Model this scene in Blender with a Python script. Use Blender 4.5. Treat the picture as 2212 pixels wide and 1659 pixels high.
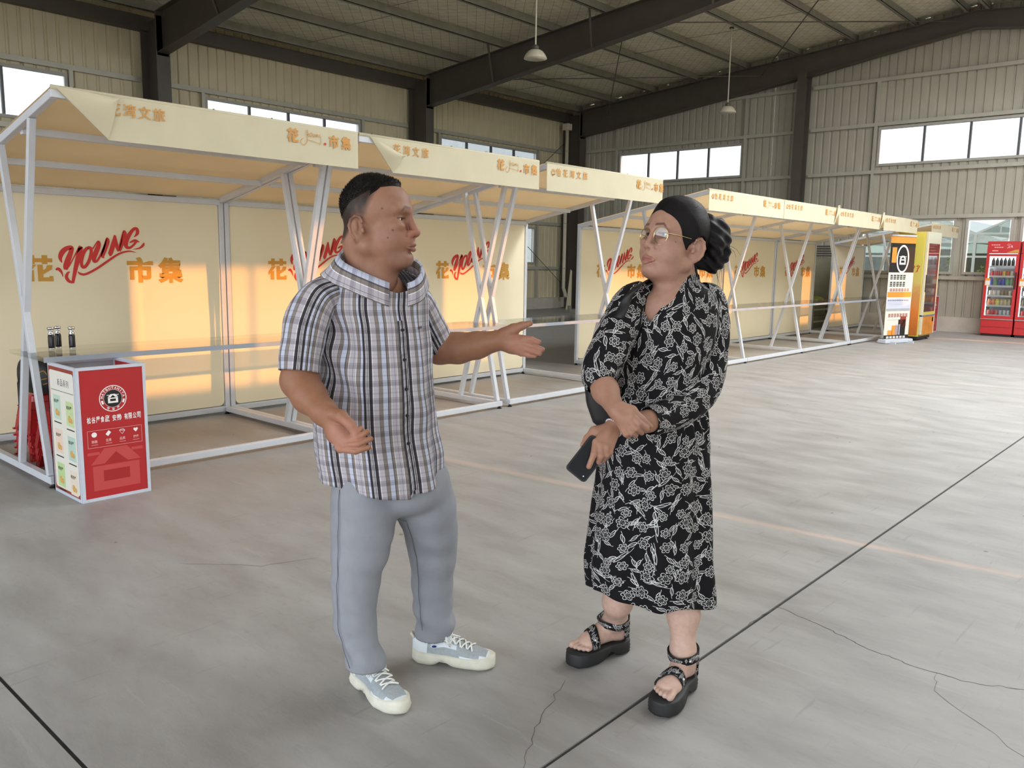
import bpy, math, random
import numpy as np
from mathutils import Vector, Matrix

for _o in list(bpy.data.objects):
    bpy.data.objects.remove(_o, do_unlink=True)
SC = bpy.context.scene
COL = SC.collection
random.seed(7)
rng = np.random.default_rng(11)

# ------------------------------------------------------------------ camera
CAM_H = 1.42
FPX = 1778.0
YAW, PITCH, ROLL = (math.radians(a) for a in (41.96, -8.50, 0.906))
_f = np.array([math.cos(YAW) * math.cos(PITCH), math.sin(YAW) * math.cos(PITCH), math.sin(PITCH)])
_r = np.cross(_f, [0, 0, 1]); _r /= np.linalg.norm(_r)
_u = np.cross(_r, _f)
_c, _s = math.cos(ROLL), math.sin(ROLL)
CR, CU, CF = _c * _r + _s * _u, -_s * _r + _c * _u, _f
cam_d = bpy.data.cameras.new('camera')
cam_d.sensor_fit = 'HORIZONTAL'; cam_d.sensor_width = 36.0
cam_d.lens = 36.0 * FPX / 2212.0
cam_d.clip_start = 0.05; cam_d.clip_end = 500
cam = bpy.data.objects.new('camera', cam_d); COL.objects.link(cam)
cam.matrix_world = Matrix(((CR[0], CU[0], -CF[0], 0), (CR[1], CU[1], -CF[1], 0), (CR[2], CU[2], -CF[2], CAM_H), (0, 0, 0, 1)))
SC.camera = cam

# ------------------------------------------------------------------ light
SC.view_settings.view_transform = 'Standard'; SC.view_settings.look = 'None'
SC.view_settings.exposure = 0.08; SC.view_settings.gamma = 1.0
SC.view_settings.use_curve_mapping = False
SC.cycles.use_denoising = True
SC.cycles.max_bounces = 9; SC.cycles.diffuse_bounces = 6; SC.cycles.transparent_max_bounces = 16
SC.cycles.sample_clamp_indirect = 6.0
SC.cycles.caustics_reflective = False; SC.cycles.caustics_refractive = False

SUN_ELEV = math.radians(14.0)
SUN_AZ = 0.095                       # rays drift towards -x while they travel towards +y
world = bpy.data.worlds.new('world'); SC.world = world; world.use_nodes = True
nt = world.node_tree; nt.nodes.clear()
_out = nt.nodes.new('ShaderNodeOutputWorld'); _bg = nt.nodes.new('ShaderNodeBackground')
_tc = nt.nodes.new('ShaderNodeTexCoord'); _sep = nt.nodes.new('ShaderNodeSeparateXYZ')
_rp = nt.nodes.new('ShaderNodeValToRGB')
_rp.color_ramp.elements[0].position = 0.0; _rp.color_ramp.elements[0].color = (0.92, 0.95, 0.97, 1)
_rp.color_ramp.elements[1].position = 0.9; _rp.color_ramp.elements[1].color = (0.62, 0.77, 0.98, 1)
nt.links.new(_tc.outputs['Generated'], _sep.inputs[0]); nt.links.new(_sep.outputs['Z'], _rp.inputs[0])
nt.links.new(_rp.outputs[0], _bg.inputs[0]); nt.links.new(_bg.outputs[0], _out.inputs[0])
SKY = 4.2
_bg.inputs[1].default_value = SKY
sun_d = bpy.data.lights.new('sun', 'SUN'); sun_d.energy = 9.0; sun_d.color = (1.0, 0.36, 0.06); sun_d.angle = math.radians(0.5)
sun = bpy.data.objects.new('sun', sun_d); COL.objects.link(sun)
sun.rotation_euler = Vector((-SUN_AZ * math.cos(SUN_ELEV), math.cos(SUN_ELEV), -math.sin(SUN_ELEV))).to_track_quat('-Z', 'Y').to_euler()

def portal(name, loc, normal, sx, sy):
    d = bpy.data.lights.new(name, 'AREA'); d.shape = 'RECTANGLE'; d.size = sx; d.size_y = sy
    d.cycles.is_portal = True
    o = bpy.data.objects.new(name, d); COL.objects.link(o); o.location = loc
    o.rotation_euler = Vector(normal).to_track_quat('-Z', 'Y').to_euler()

FILL_LAMPS = {4.6: 150, 10.4: 1050, 15.6: 620}              # area lamps added under the unseen roof slope to brighten the hall
for _x, _e in FILL_LAMPS.items():
    _d = bpy.data.lights.new('added_fill_lamp', 'AREA'); _d.shape = 'RECTANGLE'; _d.size = 1.2; _d.size_y = 8.4; _d.energy = _e; _d.color = (.95, .97, 1.0)
    _o = bpy.data.objects.new('added_fill_lamp', _d); COL.objects.link(_o); _o.location = (_x, -1.0, 6.30); _o.rotation_euler = (math.atan(.0914), 0, 0)

# ------------------------------------------------------------------ shape helpers
class MB:
    """collects faces; build() links them as one mesh object"""
    def __init__(s): s.v = []; s.f = []
    def add(s, verts, faces):
        n = len(s.v); s.v += [tuple(map(float, p)) for p in verts]; s.f += [tuple(i + n for i in f) for f in faces]; return s
    def box(s, x0, x1, y0, y1, z0, z1):
        return s.add([(x0, y0, z0), (x1, y0, z0), (x1, y1, z0), (x0, y1, z0), (x0, y0, z1), (x1, y0, z1), (x1, y1, z1), (x0, y1, z1)],
                     [(0, 3, 2, 1), (4, 5, 6, 7), (0, 1, 5, 4), (1, 2, 6, 5), (2, 3, 7, 6), (3, 0, 4, 7)])
    def bar(s, p, q, w, h, side=None):
        """square tube from p to q; w along `side`, h across"""
        p, q = np.array(p, float), np.array(q, float); d = q - p; d /= np.linalg.norm(d)
        a = np.array(side if side is not None else ((0, 0, 1) if abs(d[2]) < .9 else (1, 0, 0)), float)
        a -= d * a.dot(d); a /= np.linalg.norm(a); b = np.cross(d, a)
        V = [e + a * (i * w / 2) + b * (j * h / 2) for e in (p, q) for i, j in ((-1, -1), (1, -1), (1, 1), (-1, 1))]
        return s.add(V, [(0, 3, 2, 1), (4, 5, 6, 7), (0, 1, 5, 4), (1, 2, 6, 5), (2, 3, 7, 6), (3, 0, 4, 7)])
    def tube(s, pts, rad, n=8, caps=True, closed=False):
        pts = [np.array(p, float) for p in pts]; m = len(pts)
        if not hasattr(rad, '__len__'): rad = [rad] * m
        base = len(s.v); prev = None
        for i, p in enumerate(pts):
            if closed: t = pts[(i + 1) % m] - pts[i - 1]
            else: t = pts[min(i + 1, m - 1)] - pts[max(i - 1, 0)]
            t = t / (np.linalg.norm(t) + 1e-12)
            if prev is None:
                a = np.array((0, 0, 1.)) if abs(t[2]) < .9 else np.array((1., 0, 0))
            else: a = prev
            a = a - t * a.dot(t); a /= np.linalg.norm(a); prev = a; b = np.cross(t, a)
            for k in range(n):
                w = 2 * math.pi * k / n; s.v.append(tuple(p + rad[i] * (math.cos(w) * a + math.sin(w) * b)))
        for i in range(m if closed else m - 1):
            j = (i + 1) % m
            for k in range(n):
                k2 = (k + 1) % n; s.f.append((base + i * n + k, base + i * n + k2, base + j * n + k2, base + j * n + k))
        if caps and not closed:
            s.f.append(tuple(base + k for k in range(n))[::-1]); s.f.append(tuple(base + (m - 1) * n + k for k in range(n)))
        return s
    def lathe(s, prof, c=(0, 0, 0), n=20, caps=True):
        """prof: list of (radius, z)"""
        base = len(s.v); c = np.array(c, float)
        for r, z in prof:
            for k in range(n):
                w = 2 * math.pi * k / n; s.v.append((c[0] + r * math.cos(w), c[1] + r * math.sin(w), c[2] + z))
        for i in range(len(prof) - 1):
            for k in range(n):
                k2 = (k + 1) % n; s.f.append((base + i * n + k, base + i * n + k2, base + (i + 1) * n + k2, base + (i + 1) * n + k))
        if caps:
            s.f.append(tuple(base + k for k in range(n))[::-1]); s.f.append(tuple(base + (len(prof) - 1) * n + k for k in range(n)))
        return s
    def grid(s, P, wrap=False):
        """P: array (rows, cols, 3)"""
        R, Cc = P.shape[:2]; base = len(s.v); s.v += [tuple(p) for p in P.reshape(-1, 3).tolist()]
        for i in range(R - 1):
            for j in range(Cc if wrap else Cc - 1):
                j2 = (j + 1) % Cc; s.f.append((base + i * Cc + j, base + i * Cc + j2, base + (i + 1) * Cc + j2, base + (i + 1) * Cc + j))
        return s
    def slab(s, poly, fr, t):
        """extrude 2D polygon by thickness t; fr = (origin, ux, uy, n)"""
        o, ux, uy, n = (np.array(a, float) for a in fr); m = len(poly)
        V = [o + ux * x + uy * y for x, y in poly] + [o + ux * x + uy * y + n * t for x, y in poly]
        return s.add(V, [tuple(range(m))[::-1], tuple(range(m, 2 * m))] + [(i, (i + 1) % m, m + (i + 1) % m, m + i) for i in range(m)])
    def build(s, name, mat, parent=None, smooth=False, bevel=0):
        return link(name, s.v, s.f, mat, parent, smooth, bevel)

ORG = {}
def link(name, v, f, mat, parent=None, smooth=False, bevel=0):
    o0 = np.array(ORG.get(parent.name if parent else '', (0, 0, 0)), float)
    me = bpy.data.meshes.new(name); v = (np.array(v, float).reshape(-1, 3) - o0)
    me.from_pydata(v.tolist(), [], f if isinstance(f, list) else f.tolist()); me.update()
    for m in (mat if isinstance(mat, (list, tuple)) else [mat]): me.materials.append(m)
    if smooth: me.polygons.foreach_set('use_smooth', [True] * len(me.polygons))
    o = bpy.data.objects.new(name, me); COL.objects.link(o)
    if parent: o.parent = parent
    ORG[o.name] = tuple(o0)
    if bevel:
        b = o.modifiers.new('bevel', 'BEVEL'); b.width = bevel; b.segments = 2; b.limit_method = 'ANGLE'
    return o
def same(name, src, parent, loc=(0, 0, 0), scale=None, rot=None):
    """another object on the same mesh"""
    o = bpy.data.objects.new(name, src.data); COL.objects.link(o); o.parent = parent; o.location = loc
    if scale: o.scale = scale
    if rot: o.rotation_euler = rot
    for m in src.modifiers:
        n = o.modifiers.new(m.name, m.type); n.width = m.width; n.segments = m.segments; n.limit_method = m.limit_method
    return o
def tag(o, label=None, cat=None, group=None, kind=None):
    if label: o['label'] = label
    if cat: o['category'] = cat
    if group: o['group'] = group
    if kind: o['kind'] = kind
    return o
def thing(name, loc, label=None, cat=None, group=None, kind=None):
    o = bpy.data.objects.new(name, None); COL.objects.link(o); o.location = loc; o.empty_display_size = .1
    ORG[o.name] = tuple(loc); return tag(o, label, cat, group, kind)

# ------------------------------------------------------------------ materials
def srgb(r, g, b): return tuple((c / 255 / 12.92 if c / 255 <= .04045 else ((c / 255 + .055) / 1.055) ** 2.4) for c in (r, g, b)) + (1,)
class NT:
    def __init__(s, m): s.t = m.node_tree
    def n(s, typ, **kw):
        x = s.t.nodes.new('ShaderNode' + typ)
        for k, v in kw.items():
            if k in x.inputs: x.inputs[k].default_value = v
            else: setattr(x, k, v)
        return x
    def l(s, a, b): s.t.links.new(a, b)
    def math(s, op, a, b=0.0, c=None):
        x = s.t.nodes.new('ShaderNodeMath'); x.operation = op
        for i, q in enumerate((a, b, c)):
            if q is None: continue
            if isinstance(q, (int, float)): x.inputs[i].default_value = q
            else: s.l(q, x.inputs[i])
        return x.outputs[0]
    def mix(s, fac, a, b):
        x = s.t.nodes.new('ShaderNodeMix'); x.data_type = 'RGBA'
        for i, q in ((0, fac), (6, a), (7, b)):
            if isinstance(q, (int, float)): x.inputs[i].default_value = q
            elif isinstance(q, tuple): x.inputs[i].default_value = q
            else: s.l(q, x.inputs[i])
        return x.outputs[2]
    def ramp(s, fac, stops):
        x = s.t.nodes.new('ShaderNodeValToRGB'); e = x.color_ramp.elements
        while len(e) < len(stops): e.new(.5)
        for k, (p, c) in enumerate(stops): e[k].position = p; e[k].color = c if isinstance(c, tuple) else (c, c, c, 1)
        s.l(fac, x.inputs[0]); return x.outputs[0]
    def noise(s, vec, scale, detail=3, rough=.5, dim='3D'):
        x = s.n('TexNoise'); x.inputs['Scale'].default_value = scale; x.inputs['Detail'].default_value = detail; x.inputs['Roughness'].default_value = rough
        if vec is not None: s.l(vec, x.inputs['Vector'])
        return x.outputs[0]
    def bump(s, h, strength=.2, dist=.01):
        x = s.n('Bump'); x.inputs['Strength'].default_value = strength; x.inputs['Distance'].default_value = dist; s.l(h, x.inputs['Height']); return x.outputs[0]
def newmat(name):
    m = bpy.data.materials.new(name); m.use_nodes = True; t = NT(m); p = m.node_tree.nodes['Principled BSDF']; return m, t, p
MATS = {}
def pm(name, col, rough=.5, metal=0., vary=.06, scale=14., bump=0., spec=.5):
    """plain surface with a little procedural mottling"""
    if name in MATS: return MATS[name]
    m, t, p = newmat(name); co = t.n('TexCoord').outputs['Object']
    f = t.noise(co, scale, 4)
    lo = tuple(c * (1 - vary) for c in col[:3]) + (1,); hi = tuple(min(1, c * (1 + vary)) for c in col[:3]) + (1,)
    t.l(t.ramp(f, [(.3, lo), (.7, hi)]), p.inputs['Base Color'])
    p.inputs['Roughness'].default_value = rough; p.inputs['Metallic'].default_value = metal; p.inputs['Specular IOR Level'].default_value = spec
    if bump: t.l(t.bump(t.noise(co, scale * 6, 3), bump, .004), p.inputs['Normal'])
    MATS[name] = m; return m
def glassmat(name, tint, gloss=.08):
    if name in MATS: return MATS[name]
    m = bpy.data.materials.new(name); m.use_nodes = True; t = NT(m); m.node_tree.nodes.clear()
    o = t.n('OutputMaterial'); tr = t.n('BsdfTransparent'); tr.inputs[0].default_value = tint
    g = t.n('BsdfGlossy'); g.inputs['Roughness'].default_value = .03
    fr = t.n('Fresnel'); fr.inputs[0].default_value = 1.45; mx = t.n('MixShader')
    t.l(t.math('ADD', t.math('MULTIPLY', fr.outputs[0], .7), gloss * .3), mx.inputs[0]); t.l(tr.outputs[0], mx.inputs[1]); t.l(g.outputs[0], mx.inputs[2]); t.l(mx.outputs[0], o.inputs[0])
    MATS[name] = m; return m
def fabric_translucent(name, col, trans=.35):
    m, t, p = newmat(name); co = t.n('TexCoord').outputs['Object']
    f = t.noise(co, 3, 3); lo = tuple(c * .95 for c in col[:3]) + (1,)
    c = t.ramp(f, [(.3, lo), (.7, col)]); t.l(c, p.inputs['Base Color']); p.inputs['Roughness'].default_value = .75
    t.l(t.bump(t.noise(co, 9, 2), .15, .01), p.inputs['Normal'])
    tl = t.n('BsdfTranslucent'); t.l(c, tl.inputs[0]); mx = t.n('MixShader'); mx.inputs[0].default_value = trans
    o = m.node_tree.nodes['Material Output']; t.l(p.outputs[0], mx.inputs[1]); t.l(tl.outputs[0], mx.inputs[2]); t.l(mx.outputs[0], o.inputs[0])
    MATS[name] = m; return m

# ------------------------------------------------------------------ flat lettering
_TXT = {}
def textpolys(body, bold=0.0, shear=0.0):
    k = (body, bold, shear)
    if k not in _TXT:
        c = bpy.data.curves.new('lettering', 'FONT'); c.body = body; c.size = 1; c.offset = bold; c.shear = shear; c.resolution_u = 3
        o = bpy.data.objects.new('lettering', c); COL.objects.link(o)
        me = bpy.data.meshes.new_from_object(o.evaluated_get(bpy.context.evaluated_depsgraph_get()))
        v = np.array([p.co[:2] for p in me.vertices]); f = [tuple(p.vertices) for p in me.polygons]
        bpy.data.objects.remove(o, do_unlink=True)
        v = (v - v.min(0)) / (np.ptp(v, 0).max() if False else np.ptp(v, 0)); _TXT[k] = (v, f)
    return _TXT[k]
def put_text(mb, body, fr, x0, y0, x1, y1, bold=0.0, shear=0.0):
    """fit text into the rectangle (x0..x1, y0..y1) of frame fr"""
    o, ux, uy, n = (np.array(a, float) for a in fr); v, f = textpolys(body, bold, shear)
    mb.add([o + ux * (x0 + a * (x1 - x0)) + uy * (y0 + b * (y1 - y0)) for a, b in v], f); return mb
def put_poly(mb, poly, fr, lift=0.0):
    o, ux, uy, n = (np.array(a, float) for a in fr)
    mb.add([o + ux * x + uy * y + n * lift for x, y in poly], [tuple(range(len(poly)))]); return mb
def put_stroke(mb, pts, fr, k=1.0, dx=0., dy=0., closed=False, sub=4):
    """brush stroke (x, y, width) as a smooth ribbon"""
    o, ux, uy, n = (np.array(a, float) for a in fr); P = np.array(pts, float); P[:, :2] = P[:, :2] * k + (dx, dy); P[:, 2] *= k
    Q = []                                      # Catmull-Rom
    for i in range(len(P) - 1):
        a, b, c, d = P[max(i - 1, 0)], P[i], P[i + 1], P[min(i + 2, len(P) - 1)]
        for j in range(sub):
            u = j / sub; Q.append(.5 * (2 * b + (c - a) * u + (2 * a - 5 * b + 4 * c - d) * u * u + (3 * b - a - 3 * c + d) * u ** 3))
    Q.append(P[-1]); Q = np.array(Q); t = np.gradient(Q[:, :2], axis=0); t /= np.linalg.norm(t, axis=1)[:, None] + 1e-9; nn = np.stack([-t[:, 1], t[:, 0]], 1)
    w = np.maximum(Q[:, 2:3], .0004) / 2; L = Q[:, :2] + nn * w; R_ = Q[:, :2] - nn * w; m = len(Q)
    V = [o + ux * x + uy * y for x, y in L] + [o + ux * x + uy * y for x, y in R_]
    mb.add(V, [(i, i + 1, m + i + 1, m + i) for i in range(m - 1)]); return mb
def disc(cx, cy, r, n=24, a0=0., a1=2 * math.pi): return [(cx + r * math.cos(a0 + (a1 - a0) * i / n), cy + r * math.sin(a0 + (a1 - a0) * i / n)) for i in range(n)]
def put_ring(mb, cx, cy, r0, r1, fr, n=32, a0=0., a1=2 * math.pi):
    o, ux, uy, nn = (np.array(a, float) for a in fr); full = abs(a1 - a0) > 6.28; m = n if full else n + 1
    A = [a0 + (a1 - a0) * i / n for i in range(m)]
    V = [o + ux * (cx + r0 * math.cos(a)) + uy * (cy + r0 * math.sin(a)) for a in A] + [o + ux * (cx + r1 * math.cos(a)) + uy * (cy + r1 * math.sin(a)) for a in A]
    mb.add(V, [(i, (i + 1) % m, m + (i + 1) % m, m + i) for i in range(m if full else m - 1)]); return mb
def lift(fr, d): o, ux, uy, n = (np.array(a, float) for a in fr); return (o + n * d, ux, uy, n)
# ================================================================== the hall
YW, YO, XG, XN = 16.3, -6.1, 20.5, -6.0       # left wall, opposite wall, far gable, near gable
YR = 5.1                                      # ridge
def ztop(y): return 5.80 + .0914 * (YW - (y if y >= YR else 2 * YR - y))

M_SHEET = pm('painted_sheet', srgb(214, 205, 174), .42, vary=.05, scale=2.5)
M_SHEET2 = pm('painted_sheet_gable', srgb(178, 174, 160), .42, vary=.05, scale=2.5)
M_GIRT = pm('galvanised_girt', srgb(186, 184, 172), .4, .15, vary=.06, scale=5)
M_STEEL = pm('dark_primer_steel', srgb(86, 80, 74), .5, vary=.08, scale=4)
M_PURLIN = pm('galvanised_purlin', srgb(150, 148, 138), .45, .2, vary=.12, scale=6)
M_PLINTH = pm('painted_plinth', srgb(196, 190, 178), .7, vary=.08, scale=5, bump=.2)
M_FRAME = pm('window_frame_metal', srgb(176, 174, 166), .4, vary=.03)
M_MULL = pm('dark_window_bar', srgb(92, 92, 96), .4, vary=.03)
M_PANE = glassmat('window_pane', (.6, .62, .62, 1), .06)
M_BLACK = pm('black_rubber', srgb(26, 26, 27), .5, vary=.1)

def concrete():
    m, t, p = newmat('floor_concrete'); co = t.n('TexCoord').outputs['Object']
    mp = t.n('Mapping'); mp.inputs['Scale'].default_value = (1, .35, 1); mp.inputs['Rotation'].default_value = (0, 0, -.55); t.l(co, mp.inputs[0])
    big = t.noise(co, .5, 4); mid = t.noise(mp.outputs[0], 5, 6, .62); fine = t.noise(mp.outputs[0], 34, 5, .7)
    base = t.ramp(mid, [(.3, srgb(141, 139, 136)), (.5, srgb(158, 156, 153)), (.72, srgb(172, 170, 167))])
    base = t.mix(t.math('MULTIPLY', t.ramp(big, [(.38, 0.), (.65, 1.)]), .3), base, srgb(150, 146, 140))
    base = t.mix(t.math('MULTIPLY', t.ramp(fine, [(.56, 0.), (.74, 1.)]), .22), base, srgb(110, 108, 106))
    # trowel scratches
    mp2 = t.n('Mapping'); mp2.inputs['Scale'].default_value = (1.0, 14, 1); mp2.inputs['Rotation'].default_value = (0, 0, .9); t.l(co, mp2.inputs[0])
    sc = t.noise(mp2.outputs[0], 2.2, 5, .65); base = t.mix(t.math('MULTIPLY', t.ramp(sc, [(.62, 0.), (.68, 1.)]), .22), base, srgb(104, 103, 102))
    mp3 = t.n('Mapping'); mp3.inputs['Scale'].default_value = (9, .8, 1); mp3.inputs['Rotation'].default_value = (0, 0, .2); t.l(co, mp3.inputs[0])
    sc3 = t.noise(mp3.outputs[0], 2.0, 4, .6); base = t.mix(t.math('MULTIPLY', t.ramp(sc3, [(.64, 0.), (.69, 1.)]), .16), base, srgb(190, 190, 188))
    vo = t.n('TexVoronoi'); vo.inputs['Scale'].default_value = 3.1; t.l(co, vo.inputs['Vector'])
    spot = t.math('LESS_THAN', vo.outputs['Distance'], .035); base = t.mix(t.math('MULTIPLY', spot, .7), base, srgb(84, 82, 80))
    t.l(base, p.inputs['Base Color']); t.l(t.ramp(mid, [(.3, .42), (.7, .6)]), p.inputs['Roughness']); p.inputs['Specular IOR Level'].default_value = .35
    t.l(t.bump(t.math('ADD', t.math('MULTIPLY', fine, .4), mid), .16, .012), p.inputs['Normal'])
    return m
M_CONC = concrete()

# floor: slabs between saw-cut joints
floor_o = thing('floor', (0, 0, 0), kind='structure')
JX, JY, g = .787, 1.359, .007
for x0, x1 in ((XN, JX - g), (JX + g, XG)):
    for y0, y1 in ((YO, JY - g), (JY + g, YW)):
        MB().box(x0, x1, y0, y1, -.15, 0).build('slab', M_CONC, floor_o)
MB().box(JX - g, JX + g, YO, YW, -.15, -.006).box(XN, XG, JY - g, JY + g, -.15, -.006).build('joint_filler', pm('joint_filler', srgb(58, 57, 55), .9, vary=.3, scale=30), floor_o)
M_CRACK = pm('floor_crack', srgb(98, 96, 94), .9, vary=.3, scale=60)
def crack(pts, w):
    b = MB(); r = random.Random(len(pts)); P = []
    for i in range(len(pts) - 1):
        for j in range(8):
            u = j / 8; P.append((pts[i][0] + (pts[i + 1][0] - pts[i][0]) * u + r.uniform(-.008, .008), pts[i][1] + (pts[i + 1][1] - pts[i][1]) * u + r.uniform(-.008, .008), w * r.uniform(.4, 1)))
    P.append((*pts[-1], w * .4)); put_stroke(b, P, ((0, 0, .0006), (1, 0, 0), (0, 1, 0), (0, 0, 1)), sub=1); b.build('crack', M_CRACK, floor_o)
crack([(1.62, 1.39), (1.84, 1.52), (2.1, 1.62)], .003)
crack([(2.95, 1.37), (3.2, 1.355), (3.13, 1.1), (3.086, .99), (3.05, .8), (3.052, .62), (3.134, .446)], .0045)
crack([(3.06, .70), (2.9, .66), (2.6, .25)], .002)
crack([(2.2, 3.2), (1.95, 3.3), (1.7, 3.6)], .003)

# walls of corrugated sheets
_PAN = {}
def panel(parent, axis, c, a0, a1, z0, z1, mat, sign):
    """one ribbed sheet on the plane axis=c; ribs go outward (sign)"""
    w, h = round(a1 - a0, 3), round(z1 - z0, 3); key = (axis, sign, w, h, mat.name)
    if key not in _PAN:
        n = max(1, round(w / .2)); per = w / n; prof = [(0, 0)]
        for k in range(n):
            x = k * per; prof += [(x + per * .34, 0), (x + per * .42, -.028), (x + per * .58, -.028), (x + per * .66, 0)]
        prof.append((w, 0)); b = MB(); V = []
        for z in (0, h):
            for x, d in prof: V.append((x, -d * sign, z) if axis == 'y' else (-d * sign, x, z))
        m = len(prof); b.add(V, [(i, i + 1, m + i + 1, m + i) for i in range(m - 1)])
        o = b.build('wall_panel', mat, None); o.parent = parent; _PAN[key] = o
    else: o = same('wall_panel', _PAN[key], parent)
    o.location = (a0, c, z0) if axis == 'y' else (c, a0, z0)
def sheet_wall(parent, axis, c, a0, a1, zbase, top, openings, mat, sign, cuts=()):
    ed = sorted({a0, a1} | {q for op in openings for q in op[:2] if a0 < q < a1} | set(cuts)); cells = []
    for p, q in zip(ed[:-1], ed[1:]):
        n = max(1, round((q - p) / .8)); cells += [(p + (q - p) * i / n, p + (q - p) * (i + 1) / n) for i in range(n)]
    for p, q in cells:
        mid = (p + q) / 2; zs = sorted((max(o[2], zbase), min(o[3], top(mid))) for o in openings if o[0] < mid < o[1]); z = zbase
        for u, v in zs + [(top(mid), None)]:
            if u - z > .03: panel(parent, axis, c, p, q, z, u, mat, sign)
            z = v if v is not None else z
WIN = [0]
def window(axis, c, a0, a1, z0, z1, panes, sign, portal_=True, glass=True):
    """frame with mullions and panes in an opening; sign = outward"""
    WIN[0] += 1
    w = thing(f'window_{WIN[0]}', ((a0 + a1) / 2, c, z0) if axis == 'y' else (c, (a0 + a1) / 2, z0), kind='structure')
    def bx(b, p, q, u, v, d0=-.04, d1=.05):
        lo, hi = sorted((c + sign * d0, c + sign * d1)); return b.box(p, q, lo, hi, u, v) if axis == 'y' else b.box(lo, hi, p, q, u, v)
    b = MB(); f = .055
    bx(b, a0, a1, z0, z0 + f); bx(b, a0, a1, z1 - f, z1); bx(b, a0, a0 + f, z0 + f, z1 - f); bx(b, a1 - f, a1, z0 + f, z1 - f); b.build('frame', M_FRAME, w)
    for k in range(panes):
        p, q = a0 + f + (a1 - a0 - 2 * f) * k / panes, a0 + f + (a1 - a0 - 2 * f) * (k + 1) / panes
        if k: bx(MB(), p - .022, p + .022, z0 + f, z1 - f, -.03, .03).build('mullion', M_MULL, w)
        if glass: bx(MB(), p + .022, q - .022, z0 + f, z1 - f, .0, .006).build('pane', M_PANE, w)
    if portal_: portal('daylight_portal', ((a0 + a1) / 2, c + sign * .07, (z0 + z1) / 2) if axis == 'y' else (c + sign * .07, (a0 + a1) / 2, (z0 + z1) / 2), (0, -sign, 0) if axis == 'y' else (-sign, 0, 0), a1 - a0, z1 - z0)

PL = .33
# left wall (with the stalls in front)
wl = thing('wall_left', (0, YW, 0), kind='structure'); ORG[wl.name] = (0, 0, 0); wl.location = (0, 0, 0)
opl = [(8.66, 12.57, 3.72, 4.62), (15.14, 19.05, 3.72, 4.62), (1.95, 6.05, 3.72, 4.62), (-4.6, -.6, 3.72, 4.62), (15.14, 19.02, 1.34, 2.43), (8.66, 12.57, 1.34, 2.43)]
sheet_wall(wl, 'y', YW, XN, XG, PL, lambda a: 6.0, opl, M_SHEET, 1)
for o in opl[:4]: window('y', YW, *o, 4, 1)
for o in opl[4:]: window('y', YW, *o, 7, 1, False)
for x0, x1 in ((XN, .65), (.95, 7.37), (7.63, 14.02), (14.28, 20.3)):
    for z in (1.22, 2.55, 3.60, 4.72):
        MB().box(x0, x1, YW - .08, YW - .005, z - .045, z + .045).build('girt', M_GIRT, wl)
for o in opl[:4]:
    for x in (o[0] - .05, o[1] + .05): MB().box(x - .035, x + .035, YW - .075, YW - .006, PL, 3.55).box(x - .035, x + .035, YW - .075, YW - .006, 3.65, 4.68).build('window_post', M_GIRT, wl)
MB().box(XN, XG, YW - .2, YW - .02, 5.60, 5.86).build('eave_beam', M_STEEL, wl)
MB().box(XN, XG, YW - .16, YW + .02, 0, PL).build('baseboard_left', M_PLINTH); tag(bpy.data.objects['baseboard_left'], kind='structure')

def column_y(x, y0, y1, ztop_, parent, w=.25, name='column'):
    b = MB(); b.box(x - w / 2, x + w / 2, y0, y0 + .014, 0, ztop_).box(x - w / 2, x + w / 2, y1 - .014, y1, 0, ztop_).box(x - .008, x + .008, y0 + .014, y1 - .014, 0, ztop_)
    b.box(x - w / 2 - .03, x + w / 2 + .03, y0 - .03, y1 + .03, 0, .02); b.build(name, M_STEEL, parent)
for x in (.8, 7.5, 14.15, 20.32): column_y(x, 15.57, 16.2, 5.78, wl, .26)

# far gable wall with greenhouse outside
wb = thing('wall_back', (0, 0, 0), kind='structure')
opb = [(10.42, 14.33, 3.69, 4.56), (3.12, 7.01, 3.75, 4.64), (5.17, 7.25, 1.28, 2.52), (4.05, 4.98, 1.28, 2.52), (-.2, 3.92, 1.28, 2.52), (-4.4, -.5, 3.75, 4.64)]
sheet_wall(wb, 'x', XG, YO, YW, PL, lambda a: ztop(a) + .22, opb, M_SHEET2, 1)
for o, n in zip(opb, (4, 4, 2, 1, 4, 4)): window('x', XG, *o, n, 1, True)
for y0, y1 in ((YO, 8.62), (8.92, 15.5)):
    for z in (1.2, 2.56, 3.62, 4.70, 5.70):
        MB().box(XG - .08, XG - .005, y0, y1, z - .04, z + .04).build('girt', M_GIRT, wb)
for y in (14.4, 10.36, 7.07, 3.06):
    MB().box(XG - .078, XG - .006, y - .035, y + .035, 3.66, 4.66).box(XG - .078, XG - .006, y - .035, y + .035, 4.74, 5.66).box(XG - .078, XG - .006, y - .03, y + .03, 2.6, 3.58).build('window_post', M_GIRT, wb)
b = MB(); b.box(20.06, 20.074, 8.66, 8.88, 0, 6.02).box(20.38, 20.394, 8.66, 8.88, 0, 6.02).box(20.074, 20.38, 8.762, 8.778, 0, 6.02); b.build('column', M_STEEL, wb)
b = MB(); b.box(20.06, 20.074, 1.3, 1.52, 0, 6.1).box(20.38, 20.394, 1.3, 1.52, 0, 6.1).box(20.074, 20.38, 1.402, 1.418, 0, 6.1); b.build('column', M_STEEL, wb)
MB().tube([(20.42, 9.06, 3.6), (20.42, 9.04, 6.0)], .012).build('conduit', M_FRAME, wb)
MB().box(XG - .16, XG + .02, YO, YW, 0, PL).build('baseboard_back', M_PLINTH); tag(bpy.data.objects['baseboard_back'], kind='structure')

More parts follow.
